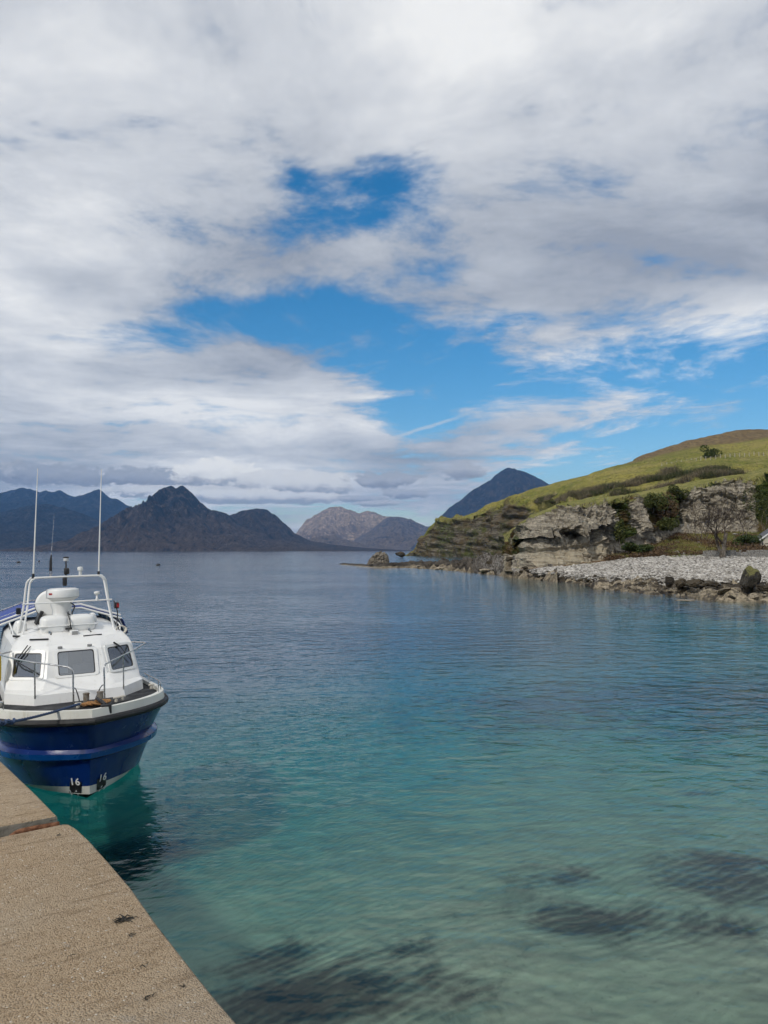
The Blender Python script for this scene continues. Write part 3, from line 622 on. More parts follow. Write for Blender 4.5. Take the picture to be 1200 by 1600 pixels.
# ---------------------------------------------------------------- boat materials
def paint(name, col, rough=.3, var=.12, coat=0.0, stain=None):
    def fn(N):
        p = N.obj(); b = N.noise(p, 2.2, 5, .65); f = N.noise(N.scale(p, (6, 6, .7)), 1.5, 4, .65)
        c = N.mix(N.map(b, .35, .7, 0, 1), tuple(k * (1 - var) for k in col), col)
        if stain: c = N.mix(N.map(f, .56, .78, 0, .55), c, stain)
        N.out(N.pbr(c, N.map(b, .3, .7, rough * .8, rough * 1.3), N.bump(b, .08, .02), **{'Coat Weight': coat, 'Coat Roughness': .12}))
    return material(name, fn)
M_BLUE = paint('navy_hull_paint', (.002, .024, .155), .22, .2, .15, (.022, .045, .12))
M_BLUEL = paint('knuckle_highlight_blue', (.002, .065, .27), .24, .15, .3)  # lighter hull blue, paints the sky highlight along the spray rail
M_GRP = paint('white_gelcoat', (.80, .80, .775), .34, .05, .2, (.60, .58, .51))
M_BULW = paint('cream_gelcoat', (.74, .73, .66), .4, .12, .1, (.42, .34, .21))
M_BOOT = paint('boot_stripe_paint', (.66, .66, .61), .45, .15, 0, (.36, .37, .30))
M_ANTI = paint('antifouling', (.016, .040, .034), .8, .3)
M_BLACK = paint('black_rubber', (.018, .018, .019), .55, .3, 0, (.06, .06, .06))
M_BLACKP = paint('black_plastic', (.015, .015, .017), .4)
M_NUM = paint('numeral_white', (.8, .8, .8), .5)
M_YEL = paint('yellow_foam', (.62, .42, .02), .6)
M_RED = paint('red_lens', (.35, .02, .02), .25)
M_GREYP = paint('grey_plastic', (.30, .30, .29), .5)
M_TARP = paint('blue_tarpaulin', (.030, .065, .30), .55, .25)
M_ORANGE = paint('tan_rope', (.36, .19, .075), .9, .3)
M_ROPEBL = paint('blue_rope', (.05, .085, .17), .85, .3)
M_ROPEW = paint('pale_rope', (.55, .52, .45), .9, .2)
def metal_fn(N):
    p = N.obj(); b = N.noise(p, 9, 4, .6); N.out(N.pbr(N.mix(b, (.45, .45, .44), (.66, .66, .65)), N.map(b, .3, .7, .18, .38), metal=1.0))
M_STEEL = material('stainless_steel', metal_fn)
def galv_fn(N):
    p = N.obj(); b = N.noise(p, 14, 5, .65); N.out(N.pbr(N.mix(N.map(b, .4, .65), (.30, .285, .25), (.20, .15, .10)), .55, metal=.6))
M_GALV = material('weathered_galvanised', galv_fn)
def deck_fn(N):
    p = N.obj(); b = N.noise(p, 3, 5, .65); f = N.noise(p, 120, 3, .7)
    N.out(N.pbr(N.mix(N.map(b, .4, .7), (.030, .031, .034), (.075, .076, .078)), .9, N.bump(f, .6, .004), spec=.2))
M_DECK = material('nonslip_deck', deck_fn)
def glass_fn(N):
    fr = N.n('ShaderNodeFresnel', {'IOR': 1.5}).outputs[0]
    g = N.n('ShaderNodeBsdfGlossy', {'Color': (.9, .95, 1, 1), 'Roughness': .03}).outputs[0]
    t = N.n('ShaderNodeBsdfTransparent', {'Color': (.70, .76, .80, 1)}).outputs[0]
    N.out(N.n('ShaderNodeMixShader', {0: N.m('ADD', N.m('MULTIPLY', fr, 1.3), .22, clamp=True), 1: t, 2: g}).outputs[0])
M_GLASS = material('window_glass', glass_fn)
def inside_fn(N):
    p = N.obj(); N.out(N.pbr(N.mix(N.noise(p, 2, 3), (.07, .07, .075), (.30, .31, .32)), .8))
M_INSIDE = material('cabin_lining', inside_fn)
M_CURT = paint('pale_cloth', (.80, .81, .81), .8, .2)

# ---------------------------------------------------------------- boat (x right across, y aft, z up; origin at the foot of the stem)
boat = empty('tour_boat', (-5.144, 13.671, 0), R(28.5)); boat.rotation_euler = (0, R(-1.6), R(28.5))
tag(boat, 'blue-hulled passenger boat with white wheelhouse moored at the pier', 'boat')
SS = np.concatenate([np.linspace(0, 1, 15) ** 1.5 * 1.4, np.linspace(1.7, 8.6, 16)])         # distance aft of that level's own stem point
def half(bmax, full, e=2.3):                                # plan shape: blunt bow
    u = np.clip(SS / full, 0, 1); return bmax * (1 - (1 - u) ** e) ** (1 / 1.12)
def level(z, s0, bmax, full, e, sheer=0.0, aft_z=0.0):
    s = s0 + SS; b = half(bmax, full, e) * (1 - .06 * sstep(4, 8.6, SS)); zz = z - sheer * sstep(0, 4.5, SS) + aft_z * SS
    return np.stack([b, s, zz], -1)
LV = dict(keel=level(-.55, 2.6, .10, 3.0, 1.5), bilge=level(-.10, .30, .95, 4.2, 2.2), b0=level(.045, -.005, 1.22, 3.4, 3.0), b1=level(.195, -.03, 1.29, 3.0, 3.0, 0, -.022),
          k0=level(.66, -.12, 1.36, 2.2, 3.2), k1=level(.70, -.18, 1.44, 2.1, 3.4), k2=level(.80, -.21, 1.45, 2.1, 3.4), k3=level(.86, -.17, 1.37, 2.1, 3.3),
          m=level(1.12, -.31, 1.45, 2.0, 3.2, .04), r0=level(1.34, -.43, 1.54, 1.95, 3.1, .08), r1=level(1.44, -.44, 1.55, 1.95, 3.1, .09), u=level(1.585, -.43, 1.53, 1.95, 3.1, .12), ui=level(1.585, -.35, 1.45, 1.95, 3.1, .12), d=level(1.50, -.35, 1.45, 1.95, 3.1, .12))
LV['b1'][:, 2] = np.maximum(.195 - .065 * SS, .075)
def hull_strip(name, keys, mt, parent=boat, closed_transom=True, sm=True):
    v = []; f = []; n = len(SS); rows = []
    for k in keys:
        L = LV[k]; row = [(-p[0], p[1], p[2]) for p in L[::-1]] + [tuple(p) for p in L[1:]]; rows.append(row)
    nv = len(rows[0])
    for r_ in rows: v += r_
    f = grid_faces(len(rows), nv).tolist()
    if closed_transom: f += [(i * nv, i * nv + nv - 1, (i + 1) * nv + nv - 1, (i + 1) * nv) for i in range(len(rows) - 1)]
    o = pyobj(name, v, f, mt, parent, False); bm = bmesh.new(); bm.from_mesh(o.data); bmesh.ops.remove_doubles(bm, verts=bm.verts, dist=1e-4); bmesh.ops.recalc_face_normals(bm, faces=bm.faces); bm.to_mesh(o.data); bm.free()
    for p in o.data.polygons: p.use_smooth = sm
    o.data.set_sharp_from_angle(angle=R(32)); return o
hull = hull_strip('hull', ['b1', 'k0', 'k1', 'k2', 'k3', 'm', 'r0', 'r1'], M_BLUE)
for nm_, ks, mt in (('antifouling', ['keel', 'bilge', 'b0'], M_ANTI), ('boot_stripe', ['b0', 'b1'], M_BOOT)):
    hull_strip(nm_, ks, mt, hull)
kn_ = hull_strip('spray_rail', ['k1', 'k2'], M_BLUEL, hull); kn_.scale = (1.004, 1.0, 1.0); kn_.location = (0, -.006, 0)
hull_strip('bulwark', ['r1', 'u', 'ui', 'd'], M_BULW)
L = LV['d']; n = len(L)
dv = [(-p[0] + .002, p[1] + .002, p[2] + .012) for p in L] + [(p[0] - .002, p[1] + .002, p[2] + .012) for p in L]
pyobj('deck', dv, [(i, n + i, n + i + 1, i + 1) for i in range(n - 1)], M_DECK, boat)
L = (LV['r0'] + LV['r1']) / 2
MB().tube([(-p[0] - .02, p[1], p[2]) for p in L[::-1]] + [(p[0] + .02, p[1] - (.03 if i == 0 else 0), p[2]) for i, p in enumerate(L)][0 if 1 else 1:], .062, 10).build('rub_rail', M_BLACK, boat, True)

# draught marks
def text_part(body, size, M, mt, parent, name='numeral'):
    cu = bpy.data.curves.new(name, 'FONT'); cu.body = body; cu.size = size; cu.align_x = 'CENTER'; cu.offset = .003; cu.space_character = 1.12; cu.extrude = .002
    tmp = bpy.data.objects.new('tmp', cu); COL.objects.link(tmp); dg = bpy.context.evaluated_depsgraph_get(); dg.update()
    me = bpy.data.meshes.new_from_object(tmp.evaluated_get(dg)); bpy.data.objects.remove(tmp); me.materials.clear(); me.materials.append(mt); me.name = name
    me.transform(M); return link(name, me, parent)
def hull_pt(side, x, z):                                     # point on the low hull side at a distance x off the centreline
    keys = ('bilge', 'b0', 'b1', 'k0'); zs = [LV[k][0, 2] for k in keys]
    i = 0 if z < zs[1] else 1 if z < zs[2] else 2; t_ = (z - zs[i]) / (zs[i + 1] - zs[i]); A = LV[keys[i]] * (1 - t_) + LV[keys[i + 1]] * t_
    return Vector((side * x, float(np.interp(x, A[:, 0], A[:, 1])), z))
for side in (-1, 1):
    xc, hw = .21, .088
    V = {(k, z): hull_pt(side, xc + side * k * hw, z) for k in (-1, 1) for z in (.0, .05, .10, .15, .20, .25, .30)}
    zl = (.03, .08, .13, .18, .23, .28); pv = []
    for z in zl:
        for k in (-1, 0, 1): pv.append(hull_pt(side, xc + side * k * hw, z))
    nrm = (pv[2] - pv[0]).cross(pv[-1] - pv[2]).normalized()
    if nrm.y > 0: nrm = -nrm
    pyobj('draught_patch', [tuple(q + nrm * .010) for q in pv], grid_faces(len(zl), 3), M_BLACKP, hull, False)
    a = (hull_pt(side, xc + side * hw, .15) - hull_pt(side, xc - side * hw, .15)).normalized()
    for txt, z in (('16', .225), ('14', .025)):
        p = hull_pt(side, xc, z); up = (hull_pt(side, xc, z + .10) - p).normalized(); n2 = a.cross(up).normalized(); up = n2.cross(a)
        Mx = Matrix(((a.x, up.x, n2.x, 0), (a.y, up.y, n2.y, 0), (a.z, up.z, n2.z, 0), (0, 0, 0, 1)))
        text_part(txt, .185, Matrix.Translation(p + n2 * .020) @ Mx, M_NUM, hull)

# wheelhouse shell with real window openings
CR = [  # z, (B t, s), (C t, s), D t
    (1.44, (.80, 1.05), (1.27, 1.72), 1.29), (1.655, (.785, 1.10), (1.26, 1.76), 1.28), (1.70, (.63, 1.30), (1.235, 1.86), 1.27), (1.885, (.55, 1.53), (1.22, 1.98), 1.25),
    (2.355, (.485, 1.80), (1.14, 2.20), 1.19), (2.46, (.475, 1.90), (1.09, 2.29), 1.15), (2.535, (.45, 2.08), (1.02, 2.42), 1.07), (2.60, (.40, 2.45), (.90, 2.65), .93), (2.665, (.30, 3.0), (.60, 3.05), .62)]
AFT = 5.2; WU = [0, .11, .89, 1]
def cabin_ring(row, w=.365):
    z, B, Cc, dt = row
    h = [(w * B[0] / .52 if True else 0, B[1])]
    pts = [(w, B[1]), (B[0], B[1])] + [(B[0] + (Cc[0] - B[0]) * u, B[1] + (Cc[1] - B[1]) * u) for u in WU[1:]] + [(dt, (Cc[1] + AFT) / 2), (dt, AFT)]
    lift = lambda s: z + .035 * max(s - 2.2, 0) * (1 if z > 2.4 else 0)
    return [(-x, s, lift(s)) for x, s in pts[::-1]] + [(x, s, lift(s)) for x, s in pts]
rings = [cabin_ring(r_) for r_ in CR]; nv = len(rings[0])
v = [p for rg in rings for p in rg]; f = []
mid = nv // 2                                                # ring: ..., C3 C2 C1 B w | w B C1 C2 C3 ...
win_cols = {'mid': mid - 1, 'right': mid + 2, 'left': mid - 4}
for i in range(len(rings) - 1):
    for k in range(nv - 1):
        if i == 3 and k in win_cols.values(): continue
        f.append((i * nv + k, i * nv + k + 1, (i + 1) * nv + k + 1, (i + 1) * nv + k))
    f.append((i * nv, (i + 1) * nv, (i + 1) * nv + nv - 1, i * nv + nv - 1))
f.append(tuple((len(rings) - 1) * nv + k for k in range(nv)))
wh = pyobj('wheelhouse', v, f, M_GRP, boat, False)
bm = bmesh.new(); bm.from_mesh(wh.data); bmesh.ops.recalc_face_normals(bm, faces=bm.faces)
es = [e for e in bm.edges if len(e.link_faces) == 2 and e.calc_face_angle(0) > R(12)]
bmesh.ops.bevel(bm, geom=es, offset=.022, segments=3, profile=.5, affect='EDGES', clamp_overlap=True); bm.to_mesh(wh.data); bm.free()
for p in wh.data.polygons: p.use_smooth = True
wh.data.set_sharp_from_angle(angle=R(50))
inner = MB(); inner.box((0, 3.15, 2.0), (1.9, .05, 1.1)); inner.box((0, 2.02, 1.72), (1.55, .42, .28)); inner.box((-.45, 2.75, 1.95), (.42, .14, .75)); inner.box((.45, 2.75, 1.95), (.42, .14, .75)); inner.box((.15, 2.1, 1.93), (.34, .1, .20))
inner.build('cabin_interior', M_INSIDE, wh, bevel=.02)
MB().box((-.22, 1.98, 2.12), (.20, .03, .46)).build('blind', M_CURT, wh, bevel=.01); MB().box((-.62, 2.12, 2.14), (.13, .03, .40)).build('blind', M_CURT, wh, bevel=.01)
def round_quad(q, rr, n=5, grow=0.0):
    q = [Vector(p) for p in q]; c = sum(q, Vector()) / 4
    if grow: q = [p + ((p - c).normalized() * grow * 1.35) for p in q]
    out = []
    for i in range(4):
        a, b, d = q[i - 1], q[i], q[(i + 1) % 4]; ua, ud = (a - b).normalized(), (d - b).normalized(); p0, p1 = b + ua * rr, b + ud * rr
        for k in range(n + 1):
            t_ = k / n; out.append((1 - t_) ** 2 * p0 + 2 * t_ * (1 - t_) * b + t_ * t_ * p1)
    return out
for key, k in win_cols.items():
    a, b = Vector(rings[3][k]), Vector(rings[3][k + 1]); d, c = Vector(rings[4][k]), Vector(rings[4][k + 1]); q = [a, b, c, d]
    nrm = (b - a).cross(d - a).normalized()
    if nrm.y > 0: nrm = -nrm
    win = empty('window', (0, 0, 0)); win.parent = wh
    def ring_part(name, g0, g1, h0, h1, mt):
        ri, ro = round_quad(q, .055, 5, g0), round_quad(q, .075, 5, g1); N_ = len(ri)
        vv = [p + nrm * h1 for p in ri] + [p + nrm * h1 for p in ro] + [p + nrm * h0 for p in ri] + [p + nrm * h0 for p in ro]; ff = []
        for i in range(N_):
            j_ = (i + 1) % N_; ff += [(i, j_, N_ + j_, N_ + i), (i, 2 * N_ + i, 2 * N_ + j_, j_), (N_ + i, N_ + j_, 3 * N_ + j_, 3 * N_ + i)]
        m_ = MB(); m_.add(vv, ff); return m_.build(name, mt, win, True)
    ring_part('frame', -.028, .030, -.03, .020, M_GRP); ring_part('gasket', -.045, -.026, -.03, .012, M_BLACKP)
    pyobj('pane', [tuple(p + nrm * .004) for p in round_quad(q, .06, 5, -.03)], [tuple(range(24))], M_GLASS, win, False)
    along = (b - a).normalized(); upv = (d - a).normalized()
    if key == 'mid':
        for u_ in (.12, .86): MB().box(d + along * (c - d).length * u_ + upv * .055 + nrm * .03, (.085, .03, .05)).build('window_catch', M_GREYP, win, bevel=.008)
    elif key == 'left':
        p0 = a + (d - a) * .63 + (b - a) * .14 + nrm * .05
        MB().tube([p0 + upv * .32 + along * .20, p0], .011, 8).tube([p0 + upv * .30 + along * .26, p0 + along * .05], .011, 8).tube([p0, p0 + along * .47 - upv * .24], .010, 8).tube([p0, p0 - upv * .22 - along * .02], .012, 8).build('wiper', M_BLACKP, win, True)
    else:
        p0 = d + (c - d) * .45 + nrm * .05
        MB().tube([p0 + upv * .05 - along * .08, p0 - upv * .06 + along * .06], .017, 8).tube([p0 - upv * .06 + along * .06, p0 - upv * .42 + along * .26], .007, 8).build('wiper', M_BLACKP, win, True)
MB().box((-.02, 1.46, 1.80), (.42, .012, .018)).build('trim_strip', M_BLACKP, wh)
MB().box((1.0, 1.82, 1.83), (.16, .02, .03), Matrix.Rotation(R(32), 3, 'Z')).build('vent_slot', M_BLACKP, wh)
for x0, y0, rz in ((-.62, 2.2, -24), (.38, 2.22, 8)): MB().box((x0, y0, 2.565), (.36, .022, .03), Matrix.Rotation(R(rz), 3, 'Z')).build('roof_strip', M_BLACKP, wh)
for x0, y0 in ((-.98, 2.75), (-.88, 3.5)): MB().box((x0, y0, 2.60), (.17, .13, .035), Matrix.Rotation(R(8), 3, 'Y')).build('solar_vent', M_BLACKP, wh, bevel=.01)

# roof gear
raft = MB()
def rounded_block(c, s, n=14, e=3.2):
    v = []; f = []
    for i in range(n + 1):
        a = -math.pi / 2 + math.pi * i / n
        for k in range(2 * n):
            b_ = 2 * math.pi * k / (2 * n); g = lambda w: math.copysign(abs(w) ** (2 / e), w)
            v.append((c[0] + s[0] / 2 * g(math.cos(a)) * g(math.cos(b_)), c[1] + s[1] / 2 * g(math.cos(a)) * g(math.sin(b_)), c[2] + s[2] / 2 * g(math.sin(a))))
    m2 = 2 * n; f = [(i * m2 + k, i * m2 + (k + 1) % m2, (i + 1) * m2 + (k + 1) % m2, (i + 1) * m2 + k) for i in range(n) for k in range(m2)]
    return v, f
rp = raft.add(*rounded_block((-.28, 2.85, 2.77), (.56, .50, .40), e=4)).add(*rounded_block((.22, 2.85, 2.77), (.58, .50, .38), e=3.6)).build('liferaft_canister', M_GRP, boat, True, angle=60)
MB().box((-.03, 2.85, 2.765), (1.125, .52, .022)).build('seam_flange', M_GRP, rp, bevel=.008)
for x0 in (-.40, .12, .36): MB().box((x0, 2.585, 2.635), (.035, .03, .07)).build('cradle_foot', M_STEEL, rp)
MB().tube(smooth_path([(.02, 3.1, 3.0), (-.03, 2.75, 2.985), (-.01, 2.585, 2.86), (.0, 2.57, 2.70)]), .012, 8).tube([(-.10, 2.57, 2.70), (.03, 2.57, 2.70)], .022, 8).build('lashing', M_BLACK, rp, True)
MB().box((.05, 2.42, 2.615), (.17, .12, .12)).build('deck_lamp', M_GRP, boat, bevel=.02)
MB().box((.06, 2.352, 2.625), (.11, .012, .07)).build('lens', M_GREYP, bpy.data.objects['deck_lamp'])
ped = MB().lathe((-.10, 3.25, 2.70), [(.30, 0), (.27, .06), (.21, .15), (.185, .34), (.22, .46), (.22, .50)], 28).build('radar_pedestal', M_GRP, boat, True)
rad_ = MB().lathe((-.08, 3.20, 3.205), [(.12, -.01), (.165, .0), (.32, .105), (.325, .12), (.325, .255), (.315, .275), (.26, .295), (.0, .305)], 40).build('radar_dome', M_GRP, boat, True, angle=28)
MB().lathe((-.08, 3.20, 3.312), [(.327, 0), (.329, .004), (.327, .008)], 40).build('seam', M_GREYP, rad_, True)
MB().box((-.335, 2.99, 3.40), (.075, .006, .035), Matrix.Rotation(R(-39), 3, 'Z')).build('badge', M_RED, rad_)
Mx = Matrix.Rotation(R(-12), 3, 'Z') @ Matrix.Rotation(R(-8), 3, 'X')
drum = MB().lathe((-.28, 3.75, 3.15), [(.02, -.10), (.24, -.09), (.275, -.06), (.29, -.01), (.30, .0), (.31, .18), (.31, .9), (.22, .95), (.0, .96)], 36, 'Y', Mx).build('raft_barrel', M_GRP, boat, True)
MB().lathe((-.28, 3.75, 3.15), [(.302, .05), (.318, .055), (.318, .10), (.30, .105)], 36, 'Y', Mx).build('strap', M_BLACK, drum, True)
for dz in (.06, -.04, -.14): MB().box((-.22, 3.652, 3.13 + dz), (.34, .012, .010), Mx).build('rib_line', M_GREYP, drum)
MB().box((-.5, 3.8, 2.87), (.06, .5, .30), Matrix.Rotation(R(20), 3, 'Y')).box((-.05, 3.8, 2.85), (.06, .5, .26), Matrix.Rotation(R(-20), 3, 'Y')).build('cradle', M_BLACK, drum)
for x0, y0, z0, rr, hh in ((-.90, 3.25, 2.58, .13, .30), (.50, 3.15, 2.62, .095, .33)):
    MB().lathe((x0, y0, z0), [(rr, 0), (rr * 1.03, hh * .4), (rr * .95, hh * .7), (rr * .7, hh * .92), (rr * .3, hh), (.0, hh * 1.01)], 20).build('vent_cowl', M_GRP, boat, True)
# mast hoop: two bent tubes and a crossbar
mast = empty('mast_frame', (0, 0, 0)); mast.parent = boat
def hoop(y_top, y_foot, w0, w1, zt):
    c = .17; p = [(-w0, y_foot, 2.5), (-w1 - .06, (y_foot + y_top) / 2, 3.1), (-w1, y_top, zt - c), (-w1 + .03, y_top, zt - .07), (-w1 + .085, y_top, zt - .02), (-w1 + c + .04, y_top, zt)]
    return smooth_path(p + [(-a, b, z) for a, b, z in p[::-1]], 6)
MB().tube(hoop(2.98, 2.72, .90, .735, 3.75), .021, 10).build('hoop', M_GRP, mast, True)
MB().tube(hoop(3.12, 3.12, .97, .79, 3.745), .021, 10).build('hoop', M_GRP, mast, True)
MB().tube([(-.88, 2.86, 3.23), (.86, 2.86, 3.23)], .016, 10).build('crossbar', M_GRP, mast, True)
for x0 in (-.9, .9): MB().lathe((x0, 2.72, 2.49), [(.06, 0), (.06, .02), (.03, .05)], 12).build('foot_plate', M_STEEL, mast, True)
def whip(x0, lean, zt, r0, nm_, mt, collar):
    o_ = MB().tube([(x0, 3.0, 3.79), (x0 + lean * .5, 3.0, (3.79 + zt) / 2), (x0 + lean, 3.0, zt)], [r0, r0 * .75, r0 * .4], 8).build(nm_, mt, boat, True)
    MB().lathe((x0, 3.0, 3.74), [(.035, 0), (.035, .02), (.026, .025), (.026, .09), (.018, .10)], 12).build('ferrule', collar, o_, True)
whip(-.66, .10, 6.02, .017, 'whip_antenna', M_GRP, M_BLACKP); whip(.62, .08, 6.04, .017, 'whip_antenna', M_GRP, M_BLACKP)
MB().tube([(.52, 3.0, 3.96), (.72, 3.0, 3.96)], .006, 6).build('cross_spreader', M_STEEL, mast, True)
bw = MB().tube([(-.33, 3.0, 3.88), (-.325, 3.0, 4.08), (-.315, 3.0, 4.22)], [.030, .026, .012], 10).build('short_antenna', M_BLACKP, boat, True)
MB().tube([(-.315, 3.0, 4.2), (-.25, 3.0, 5.06)], [.007, .003], 6).build('rod', M_STEEL, bw, True); MB().lathe((-.33, 3.0, 3.75), [(.02, 0), (.02, .05), (.034, .06), (.034, .13)], 12).build('ferrule', M_STEEL, bw, True)
mh = MB().tube([(-.03, 3.0, 3.75), (-.03, 3.0, 4.10)], .016, 8).build('masthead_light_post', M_BLACKP, boat, True)
MB().lathe((-.02, 3.0, 3.80), [(.05, 0), (.055, .03), (.055, .11), (.045, .13)], 14).build('lamp', M_BLACKP, mh, True); MB().lathe((-.03, 3.0, 4.08), [(.045, 0), (.05, .01), (.05, .055), (.045, .06)], 16).build('lens', M_NUM, mh, True)
MB().lathe((-.03, 3.0, 4.142), [(.055, 0), (.058, .02), (.04, .03)], 16).build('cap', M_BLACKP, mh, True); MB().lathe((-.06, 2.97, 3.56), [(.04, 0), (.045, .04), (.045, .15), (.04, .17)], 14).build('lamp', M_BLACKP, mh, True)
MB().lathe((.25, 3.0, 3.76), [(.022, 0), (.03, .02), (.03, .10), (.055, .11), (.06, .14), (.055, .18), (.02, .19)], 16).build('satellite_antenna', M_GRP, boat, True)
gp = MB().lathe((.56, 2.86, 3.24), [(.028, -.02), (.03, .03), (.022, .04), (.018, .10), (.05, .12), (.062, .14), (.058, .17), (.02, .18)], 16).build('positioning_antenna', M_GRP, boat, True)
for sx, mt in ((-1, M_BLACKP), (1, M_RED)):
    l_ = MB().box((sx * .95, 2.84, 3.10), (.09, .12, .13)).build('navigation_light', M_BLACKP, boat, bevel=.012); MB().box((sx * .95 + sx * .02, 2.775, 3.10), (.05, .02, .08)).build('lens', mt, l_)
MB().tube(smooth_path([(.90, 2.86, 3.2), (.97, 2.84, 2.95), (.95, 2.8, 2.7), (1.0, 2.75, 2.55)]), .013, 6).build('cable', M_BLACKP, mast, True)
MB().tube(smooth_path([(.06, 3.05, 3.2), (.13, 3.0, 3.12), (.08, 3.0, 2.98), (.10, 2.95, 2.9), (.0, 2.9, 2.98)]), .013, 6).build('cable', M_BLACKP, mast, True)
coil = MB()
for k in range(5): coil.tube([(1.0 + (.085 + .006 * k) * math.cos(a), 2.62 - .012 * k + .03 * math.sin(a), 2.60 + (.075) * math.sin(a)) for a in np.linspace(0, 2 * math.pi, 20)], .012, 6)
coil.build('rope_coil', M_ROPEW, boat, True)
# roof handrails and passenger canopy
for sx in (-1, 1):
    MB().tube(smooth_path([(sx * 1.03, 2.95, 2.56), (sx * 1.05, 3.05, 2.66), (sx * 1.05, 3.6, 2.70), (sx * 1.05, 4.7, 2.74), (sx * 1.05, 4.8, 2.64)]), .016, 8).build('roof_rail', M_GRP, boat, True)
    for y0 in (3.5, 4.2): MB().tube([(sx * 1.05, y0, 2.5), (sx * 1.05, y0, 2.70)], .012, 8).build('rail_post', M_STEEL, boat, True)
CANZ = lambda u_: 3.0 - .30 * max(abs(u_) - .30, 0) / .6 - .35 * max(abs(u_) - .9, 0) / .1
cv = []; ny, nx = 22, 25
for iy in range(ny):
    for ix in range(nx):
        u_ = -1 + 2 * ix / (nx - 1); y0 = 4.55 + 4.0 * iy / (ny - 1)
        cv.append((1.50 * math.copysign(abs(u_) ** .95, u_), y0, CANZ(u_) + .015 * math.sin(iy * 1.1) * (1 - abs(u_)) - .10 * (iy / ny)))
can = pyobj('canopy', cv, grid_faces(ny, nx), M_TARP, boat); so = can.modifiers.new('thick', 'SOLIDIFY'); so.thickness = .012
for y0 in (4.6, 6.2, 8.2):
    MB().tube([(1.46 * u_, y0, CANZ(u_) - .03) for u_ in np.linspace(-1, 1, 17)], .018, 8).tube([(-1.46, y0, 2.24), (-1.46, y0, 1.3)], .018, 8).tube([(1.46, y0, 2.24), (1.46, y0, 1.3)], .018, 8).build('canopy_hoop', M_STEEL, boat, True)
for y0, dz in ((4.40, -.02), (4.50, .05)): MB().tube([(1.46 * u_, y0, CANZ(u_) + dz) for u_ in np.linspace(-.9, .9, 19)], .020, 8).build('canopy_bar', M_GRP, boat, True)
# pulpit
def rail(pts, nm_='pulpit_rail', r_=.016): return MB().tube(smooth_path(pts, 6), r_, 8).build(nm_, M_STEEL, boat, True)
for sx in (-1, 1):
    x0 = .27
    rail([(sx * x0 + .1, .68, 1.46), (sx * x0 + .1, .70, 1.9), (sx * x0 + .1, .71, 2.08), (sx * (x0 + .03) + .09, .74, 2.15), (sx * (x0 + .13) + .08, .82, 2.19), (sx * .9, 1.18, 2.29), (sx * 1.28, 1.62, 2.375), (sx * 1.33, 1.78, 2.38), (sx * 1.27, 1.93, 2.38), (sx * 1.12, 2.12, 2.38)])
    for (xx, yy, zz, zb) in ((.78, 1.08, 2.26, 1.60),): rail([(sx * xx, yy, zz), (sx * xx, yy + .01, (zz + zb) / 2), (sx * xx, yy + .02, zb)], 'stanchion', .014)
    rail([(sx * x0 + .1, .70, 1.80), (sx * (x0 - .05) + .1, .76, 1.76), (sx * (x0 - .12) + .1, .9, 1.55), (sx * (x0 - .13) + .1, .92, 1.46)], 'brace', .011)
    for yy in (.68,): MB().lathe((sx * x0 + .1, yy, 1.46), [(.06, 0), (.06, .012), (.03, .03)], 12).build('foot_plate', M_STEEL, boat, True)
    rl = [(sx * (p[0] - .05), p[1], p[2] + .13) for p in LV['u'][(SS > .9) & (SS < 3.4)]]
    rail(rl, 'toe_rail', .011)
    for p in rl[::2]: MB().tube([p, (p[0], p[1], p[2] - .13)], .009, 6).build('rail_post', M_STEEL, boat, True)
for x0 in (.02, .26):
    b_ = MB().lathe((x0, .46, 1.50), [(.055, 0), (.053, .02), (.053, .20), (.060, .205), (.060, .225), (.02, .23)], 20).build('bollard', M_GALV, boat, True)
MB().box((.14, .46, 1.525), (.5, .16, .03)).build('bollard_base', M_GALV, boat, bevel=.006)
rt = MB()
for k in range(16):
    a0 = random.uniform(0, 6.28); c = (random.uniform(-.02, .30), random.uniform(.12, .36), 1.545 + random.uniform(0, .04)); rr = random.uniform(.04, .11)
    rt.tube(smooth_path([(c[0] + rr * math.cos(a0 + t_) * random.uniform(.7, 1.5), c[1] + rr * .7 * math.sin(a0 + t_), c[2] + random.uniform(-.012, .03)) for t_ in np.linspace(0, 5, 6)], 4), .015, 6)
rt.build('rope_tangle', M_ORANGE, boat, True)
MB().tube([(.18, .32, 1.63), (.22, .0, 1.62), (.25, -.22, 1.60)], .035, 8).box((.25, -.28, 1.555), (.17, .10, .13)).box((.19, -.30, 1.49), (.05, .08, .09)).box((.31, -.29, 1.50), (.05, .08, .08)).build('anchor', M_BLACK, boat, bevel=.012)
for (x0, y0) in ((.52, .34), (.64, .40), (1.34, 1.28), (-1.34, 1.2), (-.15, .20)):
    MB().box((x0, y0, 1.60), (.11, .06, .03)).lathe((x0, y0, 1.52), [(.035, 0), (.03, .08)], 10).build('cleat', M_ROPEW, boat, bevel=.01)
# yellow lifebuoy on the side of the wheelhouse
yl = [(-1.36, 2.05 + .16 * math.cos(a), 2.12 + .24 * math.sin(a)) for a in np.linspace(0, 2 * math.pi, 28)]
tag(MB().tube(yl, .06, 10, False).build('lifebuoy', M_YEL, None, True), 'yellow lifebuoy at the left side of the wheelhouse', 'lifebuoy')
bpy.data.objects['lifebuoy'].matrix_world = Matrix.Translation((-5.144, 13.671, 0)) @ boat.rotation_euler.to_matrix().to_4x4()
